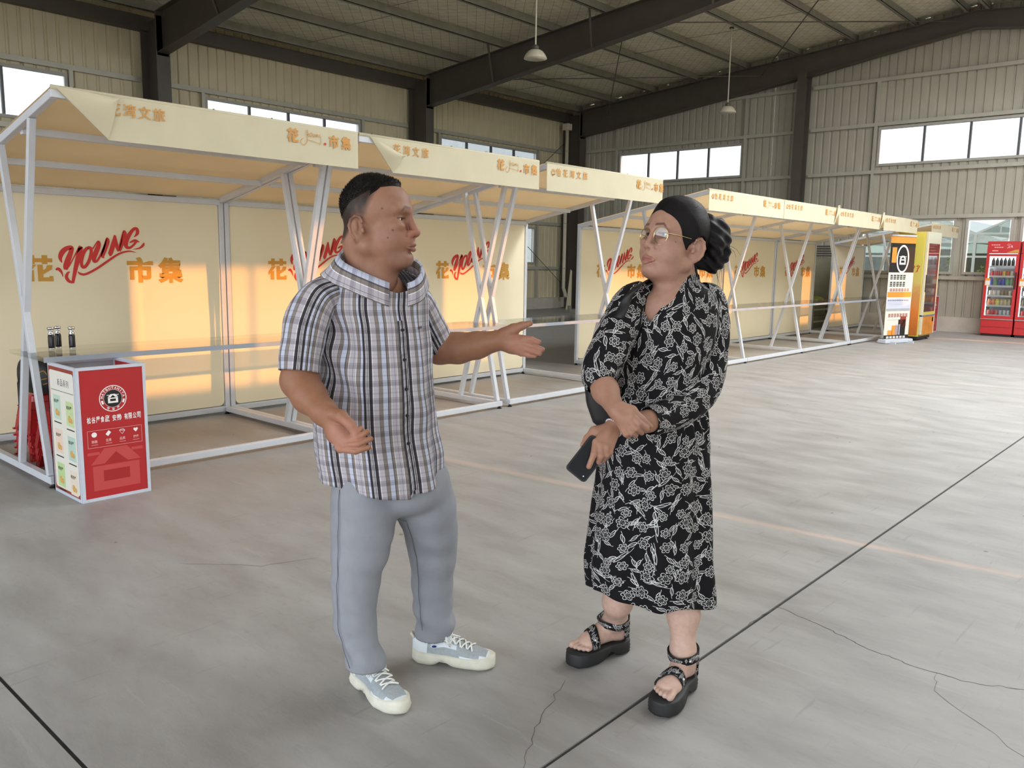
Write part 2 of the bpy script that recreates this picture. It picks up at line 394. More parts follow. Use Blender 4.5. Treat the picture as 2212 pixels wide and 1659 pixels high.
# opposite wall: its high windows let the evening sun onto the stalls
wr = thing('wall_right', (0, 0, 0), kind='structure')
opr = [(-5.7, .6, 0, 3.3), (4.15, 8.55, 3.42, 4.62), (10.92, 14.85, 3.42, 4.62), (17.55, 20.4, 3.42, 4.62), (-2.6, 1.3, 3.6, 4.62), (4.955, 4.985, 0, 2.62), (12.08, 12.11, 0, 2.6), (14.12, 14.36, 0, 2.72), (19.1, 19.42, 0, 2.72)]
sheet_wall(wr, 'y', YO, XN, XG, 0, lambda a: 6.0, opr, M_SHEET, -1)
portal('daylight_portal', (-2.55, YO - .05, 1.65), (0, 1, 0), 6.3, 3.3)
for o in opr[1:5]: window('y', YO, *o, 4, -1)
for x in (.8, 7.5, 14.15, 20.32): column_y(x, -6.0, -5.4, 5.78, wr, .26)

# near gable behind the camera with its wide open doorway
wf = thing('wall_front', (0, 0, 0), kind='structure')
DOOR = (-5.3, 9.0, 0, 5.0)
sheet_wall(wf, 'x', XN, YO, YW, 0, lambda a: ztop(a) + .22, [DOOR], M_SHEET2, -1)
portal('daylight_portal', (XN - .05, (DOOR[0] + DOOR[1]) / 2, 2.5), (1, 0, 0), DOOR[1] - DOOR[0], 5.0)

# roof: rafters, purlins, bracing and insulation
ce = thing('ceiling', (0, 0, 0), kind='structure')
def insul():
    m, t, p = newmat('foil_insulation'); co = t.n('TexCoord').outputs['Object']
    mp = t.n('Mapping'); mp.inputs['Rotation'].default_value = (0, 0, .78); mp.inputs['Scale'].default_value = (1, 1, 0); t.l(co, mp.inputs[0])
    sx = t.n('SeparateXYZ'); t.l(mp.outputs[0], sx.inputs[0])
    ln = None
    for ax in ('X', 'Y'):
        w = t.math('PINGPONG', sx.outputs[ax], .095); k = t.math('LESS_THAN', w, .0055); ln = k if ln is None else t.math('MAXIMUM', ln, k)
    wr_ = t.n('Mapping'); wr_.inputs['Scale'].default_value = (.5, 3.2, 1); t.l(co, wr_.inputs[0])
    nz = t.noise(wr_.outputs[0], 3.2, 4, .6)
    c = t.ramp(nz, [(.3, srgb(218, 214, 194)), (.55, srgb(232, 228, 208)), (.75, srgb(242, 239, 222))]); c = t.mix(t.math('MULTIPLY', ln, .55), c, srgb(120, 116, 104))
    t.l(c, p.inputs['Base Color']); p.inputs['Roughness'].default_value = .5; t.l(t.bump(nz, .5, .06), p.inputs['Normal']); return m
M_INS = insul()
for (ya, yb) in ((YR, YW + .1), (YO - .1, YR)):
    b = MB(); za, zb = ztop(ya) + .19, ztop(yb) + .19
    b.add([(XN, ya, za), (XG + .05, ya, za), (XG + .05, yb, zb), (XN, yb, zb), (XN, ya, za + .05), (XG + .05, ya, za + .05), (XG + .05, yb, zb + .05), (XN, yb, zb + .05)],
          [(0, 3, 2, 1), (4, 5, 6, 7), (0, 1, 5, 4), (1, 2, 6, 5), (2, 3, 7, 6), (3, 0, 4, 7)]); b.build('insulation', M_INS, ce)
# opaque sheets added on the unseen slope, above the fill lamps
M_ADDSHEET = pm('opaque_white_sheet', (.85, .88, .9, 1), .5)
ang = math.atan(.0914)
for x in FILL_LAMPS:
    y0, y1 = -5.2, 3.2; b = MB()
    b.add([(x - .6, y0, ztop(y0) + .18), (x + .6, y0, ztop(y0) + .18), (x + .6, y1, ztop(y1) + .18), (x - .6, y1, ztop(y1) + .18), (x - .6, y0, ztop(y0) + .187), (x + .6, y0, ztop(y0) + .187), (x + .6, y1, ztop(y1) + .187), (x - .6, y1, ztop(y1) + .187)],
          [(0, 3, 2, 1), (4, 5, 6, 7), (0, 1, 5, 4), (1, 2, 6, 5), (2, 3, 7, 6), (3, 0, 4, 7)]); b.build('added_roof_sheet', M_ADDSHEET, ce)
def rbot(y):
    y = y if y >= YR else 2 * YR - y
    return float(np.interp(y, [5.1, 6.5, 8.8, 12.1, 15.5], [6.46, 6.28, 5.93, 5.54, 5.12]))
for x in (.8, 7.5, 14.15, 20.28):
    b = MB(); w = .11
    for ys in (np.linspace(YR, 15.6, 7), np.linspace(2 * YR - 15.6, YR, 7)):
        for p, q in zip(ys[:-1], ys[1:]):
            for f_, th in ((ztop, -.014), (rbot, .014)):
                z0, z1 = f_(p), f_(q)
                b.add([(x - w, p, z0), (x + w, p, z0), (x + w, q, z1), (x - w, q, z1), (x - w, p, z0 + th), (x + w, p, z0 + th), (x + w, q, z1 + th), (x - w, q, z1 + th)], [(0, 3, 2, 1), (4, 5, 6, 7), (0, 1, 5, 4), (1, 2, 6, 5), (2, 3, 7, 6), (3, 0, 4, 7)])
            b.add([(x - .006, p, rbot(p)), (x + .006, p, rbot(p)), (x + .006, q, rbot(q)), (x - .006, q, rbot(q)), (x - .006, p, ztop(p)), (x + .006, p, ztop(p)), (x + .006, q, ztop(q)), (x - .006, q, ztop(q))], [(0, 1, 5, 4), (2, 3, 7, 6), (4, 5, 6, 7), (0, 3, 2, 1), (1, 2, 6, 5), (3, 0, 4, 7)])
    b.box(x - .11, x + .11, 15.57, 15.60, 5.08, 5.86)
    b.build('rafter', M_STEEL, ce)
PUR = [15.75, 14.45, 13.1, 11.72, 10.35, 8.98, 7.65, 6.35, 5.3]
for y in PUR + [2 * YR - q for q in PUR]:
    z = ztop(y); s_ = 1 if y > YR else -1; b = MB()
    b.box(XN, XG, y - .006, y + .006, z, z + .19); b.box(XN, XG, y - .07, y, z, z + .012); b.box(XN, XG, y, y + .07, z + .178, z + .19); b.box(XN, XG, y - .07, y - .062, z, z + .03); b.build('purlin', M_PURLIN, ce)
def rod(p, q, r=.012): MB().tube([p, q], r, 6).build('brace_rod', M_STEEL, ce)
def zr(y, k=.45): return ztop(y) * (1 - k) + rbot(y) * k
for ya, yb in ((14.6, 9.9), (9.9, 5.3)):
    for p, q in ((ya, yb), (yb, ya)): rod((14.2, p, zr(p)), (20.2, q, zr(q)))
for y in (13.1, 10.35, 7.65):                                   # knee braces from rafter to purlin
    for x in (7.5, 14.15):
        MB().bar((x - .1, y + .25, rbot(y + .25) + .02), (x - .55, y, ztop(y) + .02), .04, .04).build('fly_brace', M_STEEL, ce)
for x in (10.8, 17.2):
    ys = PUR
    for p, q in zip(ys[:-1], ys[1:]):
        MB().tube([(x, p, ztop(p) + .14), (x + .25, q, ztop(q) + .06)], .006, 5).build('sag_rod', M_PURLIN, ce)
# ================================================================== market stalls
M_TUBE = pm('white_powder_coated_tube', srgb(204, 208, 214), .38, vary=.03)
M_BOARD = pm('cream_back_board', srgb(236, 226, 196), .55, vary=.02, scale=2)
M_ROOF = fabric_translucent('canopy_cloth', srgb(252, 236, 206), .68)
M_VAL = pm('valance_cloth', srgb(206, 198, 170), .7, vary=.03, scale=5)
M_GOLD = pm('gold_print', srgb(205, 152, 62), .6, vary=.02)
M_GOLD2 = pm('gold_valance_print', srgb(206, 150, 74), .6, vary=.02)
M_RED = pm('red_print', srgb(206, 52, 48), .6, vary=.02)
M_COUNTER = glassmat('counter_glass', (.97, .98, .96, 1), .08)
M_CLEAR = glassmat('counter_glass_side', (.97, .98, .96, 1), -.4)
M_CEDGE = pm('grey_counter_edge', srgb(150, 158, 168), .4, vary=.03)
YOUNG = [[(0.686, 1.354, 0.0068), (0.676, 1.389, 0.0274), (0.691, 1.43, 0.0376), (0.725, 1.461, 0.0342), (0.762, 1.469, 0.0308), (0.757, 1.438, 0.0342), (0.734, 1.382, 0.041), (0.714, 1.327, 0.041), (0.712, 1.3, 0.0274)], [(0.712, 1.3, 0.0137), (0.744, 1.341, 0.0096), (0.788, 1.418, 0.0109), (0.824, 1.47, 0.0274), (0.827, 1.46, 0.0342), (0.806, 1.39, 0.0376), (0.782, 1.307, 0.0308), (0.755, 1.196, 0.0205)], [(0.755, 1.199, 0.0137), (0.727, 1.213, 0.0239), (0.712, 1.244, 0.0239), (0.724, 1.275, 0.0171), (0.741, 1.282, 0.0041)], [(0.638, 1.298, 0.0109), (0.658, 1.305, 0.0239), (0.679, 1.279, 0.0151), (0.687, 1.243, 0.0027)], [(0.881, 1.472, 0.0239), (0.849, 1.433, 0.0274), (0.829, 1.37, 0.0274), (0.833, 1.324, 0.0239), (0.856, 1.325, 0.0239), (0.886, 1.37, 0.0239), (0.906, 1.434, 0.0239), (0.904, 1.467, 0.0239), (0.881, 1.472, 0.0239)], [(0.918, 1.462, 0.0096), (0.961, 1.521, 0.0137), (0.968, 1.498, 0.0308), (0.948, 1.449, 0.0376), (0.924, 1.392, 0.0342), (0.928, 1.364, 0.0239), (0.954, 1.378, 0.0171), (1.001, 1.464, 0.0171), (1.029, 1.546, 0.0109), (1.037, 1.528, 0.0308), (1.015, 1.471, 0.0342), (0.991, 1.41, 0.0274), (1.002, 1.394, 0.0082)], [(1.041, 1.415, 0.0137), (1.052, 1.429, 0.0342), (1.08, 1.508, 0.0342), (1.094, 1.576, 0.0109)], [(1.094, 1.573, 0.0164), (1.099, 1.516, 0.0308), (1.116, 1.448, 0.0171)], [(1.113, 1.445, 0.0068), (1.137, 1.517, 0.0171), (1.163, 1.607, 0.0096), (1.175, 1.593, 0.0274), (1.16, 1.539, 0.0308), (1.126, 1.448, 0.0171)], [(1.248, 1.565, 0.0055), (1.276, 1.597, 0.0274), (1.273, 1.631, 0.0246), (1.247, 1.628, 0.0239), (1.213, 1.587, 0.0308), (1.184, 1.532, 0.0342), (1.18, 1.489, 0.0308), (1.203, 1.477, 0.0205), (1.237, 1.498, 0.0171), (1.267, 1.535, 0.0205)], [(1.209, 1.519, 0.0096), (1.254, 1.538, 0.0205), (1.29, 1.524, 0.0041)], [(1.232, 1.465, 0.0021), (1.287, 1.477, 0.0137), (1.317, 1.501, 0.0192), (1.325, 1.522, 0.0055)], [(0.797, 1.286, 0.0027), (0.813, 1.269, 0.0171), (0.853, 1.265, 0.0171), (0.937, 1.307, 0.0171), (1.023, 1.365, 0.0171), (1.118, 1.427, 0.0151), (1.198, 1.45, 0.0123), (1.256, 1.44, 0.0034)]]
# thin handwritten "young" on the valance, x to the right, y up, unit = cm
YOUNG_THIN = [[(.3, 1.6, .5), (-.9, .8, .5), (-1.0, -.8, .5), (.6, -1.4, .55), (2.0, 0, .6), (2.6, 3.0, .6), (2.5, 5.6, .5)], [(1.6, 5.4, .5), (1.9, 3.6, .5), (2.6, 3.2, .5), (3.4, 4.2, .4)], [(4.4, 4.4, .5), (3.6, 3.6, .5), (3.9, 2.7, .5), (4.8, 3.2, .5), (4.7, 4.3, .5), (4.2, 4.4, .3)], [(5.3, 4.3, .5), (5.3, 3.0, .5), (6.1, 3.0, .5), (6.5, 4.2, .4), (6.5, 2.8, .5)], [(7.1, 4.2, .5), (7.1, 2.8, .5), (7.3, 3.8, .4), (8.0, 4.1, .5), (8.1, 2.8, .5)], [(9.5, 4.1, .5), (8.8, 3.8, .5), (9.0, 2.9, .5), (9.7, 3.4, .4), (9.8, 1.0, .5), (9.2, -.3, .5), (8.7, .6, .4)], [(2.4, 1.1, .3), (5.0, .9, .5), (8.2, .2, .3)]]
YF, YB, RS = 5.36, 6.88, .194                   # front rail, back rail, roof slope
def zroof(y): return 1.905 + (6.86 - y) * RS
HUA = [[(0, .73), (1, .73), (1, .88), (0, .88)], [(.17, .66), (.36, .66), (.36, 1), (.17, 1)], [(.62, .66), (.82, .66), (.82, 1), (.62, 1)], [(.12, 0), (.31, 0), (.31, .44), (.12, .34)], [(0, .22), (.12, .3), (.42, .64), (.2, .64), (0, .36)],
       [(.45, .1), (.64, .1), (.64, .64), (.45, .64)], [(.45, 0), (1, 0), (1, .2), (.86, .2), (.86, .15), (.45, .15)], [(.62, .26), (.96, .46), (1, .62), (.8, .62), (.74, .48), (.62, .42)]]
def glyph(v, mat, ch, fr, x0, y0, x1, y1, bold):
    b = MB()
    if ch == '花' and bold > .02:                     # heavy cut of the character
        for k, p in enumerate(HUA): put_poly(b, [(x0 + x * (x1 - x0), y0 + y * (y1 - y0)) for x, y in p], fr, .0001 * k)
    else: put_text(b, ch, fr, x0, y0, x1, y1, bold)
    b.build('lettering', mat, v)
def valance_print(v, fr, fold):
    """lettering on one valance: mark + five characters at the left, title at the right"""
    gl = lift(fr, .002)
    if not fold.startswith('left'):
        b = MB()
        for k, (r0, r1, a0, a1) in enumerate(((.022, .030, -.3, 2.2), (.012, .019, .2, 3.6), (.022, .029, 2.6, 5.6))): put_ring(b, .085, -.075, r0, r1, gl, 12, a0, a1)
        for i in range(4): put_stroke(b, [(.068 + i * .011, -.088 + i * .003, .003), (.074 + i * .011, -.098 + i * .002, .006), (.082 + i * .011, -.102 + i * .004, .003)], gl)
        tag(b.build('logo_mark', M_GOLD2, v), kind='stuff')
    for i, ch in enumerate('怡花湾文旅'):
        x = .128 + i * .101
        if fold == 'left': x = .205 + i * .086
        if fold == 'left2': x = .215 + i * .095
        if fold.startswith('left') and i == 0: continue
        glyph(v, M_GOLD2, ch, gl, x, -.105, x + .072, -.032, .012)
    glyph(v, M_GOLD2, '花', gl, 1.452, -.118, 1.535, -.028, .03)
    b = MB()
    for st in YOUNG_THIN: put_stroke(b, [(x_, y_, w_ * .5) for x_, y_, w_ in st], gl, .0148, 1.572, -.108)
    tag(b.build('lettering', M_GOLD2, v), kind='stuff')
    b = MB(); put_poly(b, [(1.742, -.112), (1.758, -.112), (1.758, -.096), (1.742, -.096)], gl); b.build('red_dot', M_RED, v)
    glyph(v, M_GOLD2, '市', gl, 1.785, -.125, 1.868, -.035, .03); glyph(v, M_GOLD2, '集', gl, 1.888, -.125, 1.972, -.035, .03)

STALL_N = [0]
def stall(x0, L, label, dy=0., left=True, right=True, fold='', counter=(-.02, None), sign=True, zc=.79):
    yf, yb = YF + dy, YB + dy; x1 = x0 + L
    s = thing('market_stall', (x0, yf, 0), label, 'stall', 'white framed market stalls with cream back boards')
    W = .04
    MB().box(x0, x1, yf - .022, yf + .022, .025, .072).build('front_rail', M_TUBE, s, bevel=.004)
    MB().box(x0, x1, yb - .022, yb + .022, .025, .072).build('back_rail', M_TUBE, s, bevel=.004)
    for xs, on in ((x0 + .022, left), (x1 - .022, right)):
        if not on: continue
        MB().box(xs - .022, xs + .022, yf + .022, yb - .022, .025, .070).build('side_rail', M_TUBE, s, bevel=.004)
        for pa, pb in (((yf + .03, .07), (yf + .50, 2.09)), ((yf + .54, .07), (yf - .05, 2.20))):
            MB().bar((xs + (pa[1] - .07) * 0 + (.0012 if pa[0] > yf + .2 else -.0012), pa[0], pa[1]), (xs + (.0012 if pa[0] > yf + .2 else -.0012), pb[0], zroof(pb[0] - dy) - .02), .04, .04, (1, 0, 0)).build('cross_brace', M_TUBE, s, bevel=.004)
        MB().box(xs - .022, xs + .022, yb - .022, yb + .022, .072, 1.93).build('back_post', M_TUBE, s, bevel=.004)
        MB().bar((xs, yb, zroof(yb - dy) - .0), (xs, yf - .40, zroof(yf - .40 - dy)), .04, .045, (1, 0, 0)).build('roof_side_beam', M_TUBE, s, bevel=.004)
        b = MB()
        for y in (yf, yb): b.lathe([(.022, 0), (.024, .006), (.012, .012), (.012, .03)], (xs, y, 0), 10)
        tag(b.build('glide_foot', M_BLACK, s), kind='stuff')
    for yy in (yb - .02, yf + .82, yf + .19):
        z = zroof(yy - dy) - .02; MB().box(x0 + .04, x1 - .04, yy - .02, yy + .02, z - .022, z + .022).build('roof_beam', M_TUBE, s, bevel=.004)
    yv = yf - .41; zv = zroof(yv - dy)
    MB().box(x0, x1, yv - .018, yv + .022, zv - .022, zv + .022).build('front_beam', M_TUBE, s, bevel=.004)
    # canopy cloth with a soft sag between the beams
    n, m = 13, 17; P = np.zeros((n, m, 3))
    for i in range(n):
        for j in range(m):
            y = yb + .03 + (yv - .02 - yb - .03) * i / (n - 1); u = j / (m - 1)
            P[i, j] = (x0 + .001 + (L - .002) * u, y, zroof(y - dy) + .028 - .008 * math.sin(math.pi * u) * abs(math.sin(3 * math.pi * i / (n - 1))))
    b = MB().grid(P); Q = P.copy(); Q[..., 2] += .003; b.grid(Q[:, ::-1]); b.build('canopy', M_ROOF, s, True)
    # valance
    fr = ((x0, yv - .024, zv + .03), (1, 0, 0), (0, 0, 1), (0, -1, 0)); h = .245
    poly = [(0, -.0), (0, -h), (L - .004, -h), (L - .004, 0)]
    if fold == 'left': poly = [(.02, 0), (.29, -h), (L - .004, -h), (L - .004, 0)]
    if fold == 'left2': poly = [(.09, 0), (.31, -h), (L - .004, -h), (L - .004, 0)]
    if fold == 'right': poly = [(0, 0), (0, -h), (L - .16, -h), (L - .004, -.06), (L - .004, 0)]
    v = MB().slab(poly, fr, -.004).build('valance', M_VAL, s)
    top = MB(); top.tube([(x0 + .003, yv - .012, zv + .031), (x1 - .003, yv - .012, zv + .031)], .014, 8); top.build('valance_hem', M_VAL, s, True)
    if fold:
        A, B, Cc = {'left': ((.02, .004), (.285, -h + .004), (.345, -.012)), 'left2': ((.09, 0), (.305, -h + .004), (.40, -.115)), 'right': ((L - .19, -h + .01), (L - .004, -.07), (L - .10, .05))}[fold]
        o = MB(); N = 9; P = np.zeros((N, N, 3))
        for i in range(N):
            for j in range(N):                                 # curled corner: degenerate patch A-B-C
                u, w = i / (N - 1), j / (N - 1); e = (np.array(A) * (1 - w) + np.array(B) * w); q = e * (1 - u) + np.array(Cc) * u
                P[i, j] = (x0 + q[0], yv - .026 - .045 * math.sin(min(1, u * 1.6) * math.pi / 2) * (.4 + .6 * math.sin(math.pi * w)), zv + .03 + q[1])
        o.grid(P); Q = P.copy(); Q[..., 1] -= .003; o.grid(Q[:, ::-1]); o.build('folded_corner', M_VAL, s, True)
    valance_print(v, lift(fr, .004), fold)
    for k in range(5):
        MB().lathe([(.006, 0), (.006, .004)], (x0 + L * (k + .3) / 5, yv - .012, zv + .044), 8).build('screw', M_BLACK, s)
    # back board with rounded corners and its print
    bx0, bx1, z0, z1, rr = x0 + .05, x1 - .05, .082, 1.885, .05; pl = []
    for cx, cz, a in ((bx1 - rr, z1 - rr, 0), (bx0 + rr, z1 - rr, 90), (bx0 + rr, z0 + rr, 180), (bx1 - rr, z0 + rr, 270)):
        pl += [(cx + rr * math.cos(math.radians(a + 15 * k)), cz + rr * math.sin(math.radians(a + 15 * k))) for k in range(7)]
    bd = MB().slab(pl, ((0, yb - .012, 0), (1, 0, 0), (0, 0, 1), (0, 1, 0)), .012).build('back_panel', M_BOARD, s)
    if sign:
        f = ((x0, yb - .0145, 0), (1, 0, 0), (0, 0, 1), (0, -1, 0))
        glyph(bd, M_GOLD, '花', f, .424, 1.212, .618, 1.408, .045); glyph(bd, M_GOLD, '市', f, 1.178, 1.195, 1.394, 1.405, .045); glyph(bd, M_GOLD, '集', f, 1.432, 1.19, 1.652, 1.405, .04)
        for ks in ((0, 1, 2), (3,), (4,), (5,), (6, 7, 8), (9, 10), (11,), (12,)):
            r = MB()
            for k in ks: put_stroke(r, YOUNG[k], lift(f, .0002 * k))
            r.build('lettering', M_RED, bd)
    c0, c1 = x0 + counter[0], x1 if counter[1] is None else x0 + counter[1]
    cb = MB().box(c0, c1, yf - .115, yf + .485, zc, zc + .026).build('counter', [M_COUNTER, M_CLEAR], s)
    cb.data.polygons.foreach_set('material_index', [1, 0, 1, 1, 1, 1])
    MB().box(c0 - .003, c1 + .003, yf - .122, yf - .116, zc - .004, zc + .027).build('counter_edge', M_CEDGE, s)
    return s

stall(1.745, 2.04, 'market stall at the left edge with red box and black bottles', fold='left')
stall(3.795, 2.01, 'market stall behind the man in the plaid shirt', fold='left2', counter=(0, None))
stall(5.91, 1.97, 'market stall ending just left of the woman, third from the left edge', counter=(-.08, 3.1), zc=.788)
D2 = .09
stall(9.06, 2.10, 'market stall partly behind the woman, first of the far row', D2, counter=(0, None))
stall(11.17, 2.0, 'second market stall of the far row, valance corner folded over', D2, left=False, fold='right', counter=(0, None))
stall(13.18, 2.05, 'third market stall of the far row, bright folded corner beside the last valance', D2, left=False, fold='right', counter=(0, None))
stall(15.27, 1.90, 'fourth market stall of the far row, behind the roll-up banner', D2, counter=(-.03, 2.7))
stall(18.1, 1.95, 'last market stall, half hidden behind the vending machine', D2, counter=(.0, 1.9), zc=.79)
# ================================================================== smaller things of the hall
def rod_w(p, q): MB().tube([p, q], .010, 6).build('brace_rod', M_STEEL, wl)
rod_w((14.3, 16.12, 4.68), (20.15, 16.12, .75)); rod_w((20.15, 16.16, 4.95), (14.3, 16.16, .8))

M_SHADE = pm('enamel_lamp_shade', srgb(206, 200, 180), .35, vary=.03)
M_SHADE_IN = pm('lamp_reflector', srgb(240, 232, 205), .3, vary=.02)
for (x, y, zb), lab in (((10.7, 9.22, 4.70), 'white pendant lamp hanging near the middle roof rafter'), ((17.2, 9.18, 4.74), 'white pendant lamp hanging in front of the far gable wall')):
    l_ = thing('pendant_lamp', (x, y, zb), lab, 'lamp', 'pendant lamps under the roof')
    MB().lathe([(.19, 0), (.188, .012), (.165, .06), (.12, .115), (.085, .135), (.05, .14), (.0, .14)], (x, y, zb), 28).build('lamp_shade', M_SHADE, l_, True)
    MB().lathe([(.186, .004), (.16, .056), (.115, .108), (.05, .128), (.0, .13)], (x, y, zb), 28, False).build('reflector', M_SHADE_IN, l_, True)
    MB().lathe([(.055, .14), (.055, .19), (.035, .215), (.012, .22)], (x, y, zb), 16).build('lamp_collar', M_STEEL, l_, True)
    MB().lathe([(.0, .03), (.035, .04), (.045, .075), (.03, .11), (.02, .13)], (x, y, zb), 14).build('bulb', pm('frosted_bulb', srgb(235, 232, 220), .3), l_, True)
    MB().tube([(x, y, zb + .21), (x, y, ztop(y) + .06)], .013, 8).build('suspension_rod', M_SHADE, l_)
    MB().lathe([(.05, 0), (.05, .03)], (x, y, ztop(y) + .06), 14).build('ceiling_mount', M_STEEL, l_)

dsp = thing('downspout', (20.08, 15.98, .3), 'white plastic rain pipe running down the far left corner column', 'pipe')
MB().tube([(20.08, 15.98, 5.35), (20.08, 15.98, .62), (20.07, 15.9, .45), (19.98, 15.82, .36)], .055, 14).build('pipe', pm('white_pvc', srgb(222, 214, 194), .4, vary=.03), dsp, True)
MB().box(19.97, 20.19, 15.88, 16.08, 5.33, 5.52).build('hopper', bpy.data.materials['white_pvc'], dsp, bevel=.01)
for z in (1.2, 2.56, 3.62, 4.7): MB().lathe([(.062, 0), (.062, .03)], (20.08, 15.98, z), 14).build('pipe_clamp', M_GIRT, dsp)

bd = MB().add([(19.55, 15.45, 0), (19.62, 15.3, 0), (19.85, 15.48, 1.15), (19.80, 15.5, 1.2), (19.57, 15.47, 0), (19.64, 15.32, 0), (19.87, 15.50, 1.15), (19.82, 15.52, 1.2)], [(0, 1, 2, 3), (7, 6, 5, 4), (0, 4, 5, 1), (1, 5, 6, 2), (2, 6, 7, 3), (3, 7, 4, 0)]).build('board_offcut', M_VAL)
tag(bd, 'narrow pointed white board leaning on the dark corner column', 'board')
sc_ = thing('steel_offcut', (18.6, 14.4, 0), 'small bent steel piece lying on the floor near the far corner', 'scrap metal')
MB().box(18.35, 18.85, 14.36, 14.44, 0, .08).build('plate', M_PURLIN, sc_); MB().box(18.35, 18.43, 14.36, 14.44, .08, .2).box(18.77, 18.85, 14.36, 14.44, .08, .2).build('upright', M_PURLIN, sc_)

# ---- red folding display box
M_ALU = pm('aluminium_edge', srgb(206, 212, 224), .35, .1, vary=.03)
M_RBOX = pm('red_panel_print', srgb(178, 38, 42), .45, vary=.02)
M_RBOX2 = pm('light_red_print', srgb(196, 74, 74), .45, vary=.02)
M_RBOX3 = pm('dark_red_print', srgb(168, 36, 40), .45, vary=.02)
M_WHITE = pm('white_print', srgb(244, 240, 238), .5, vary=.01)
M_PINK = pm('pale_pink_print', srgb(232, 170, 168), .5, vary=.01)
M_DARKP = pm('black_print', srgb(30, 27, 27), .5, vary=.02)
M_BROWN = pm('brown_red_print', srgb(150, 66, 50), .5, vary=.02)
M_OFFW = pm('offwhite_print', srgb(226, 224, 212), .5, vary=.01)
M_GREY = pm('grey_inner_panel', srgb(172, 176, 184), .5, vary=.03)
def house_mark(w, k, fr, cx, cy, s):
    """emblem: roof with side bars over a square window; w light, k dark"""
    P = lambda pts: [(cx + x * s, cy + y * s) for x, y in pts]
    put_poly(w, P([(-.95, .52), (-.55, .52), (-.55, .62), (-.95, .62)]), fr); put_poly(w, P([(.55, .52), (.95, .52), (.95, .62), (.55, .62)]), fr)
    put_poly(w, P([(-.86, .18), (-.38, .72), (.38, .72), (.86, .18)]), fr, .0002)
    put_poly(w, P([(-.8, -.75), (.8, -.75), (.8, .12), (-.8, .12)]), fr)
    put_poly(k, P([(-.4, .18), (.4, .18), (0, .56)]), fr, .0005); put_poly(k, P([(-.45, -.45), (.45, -.45), (.45, -.06), (-.45, -.06)]), fr, .0005)
BXH = .785
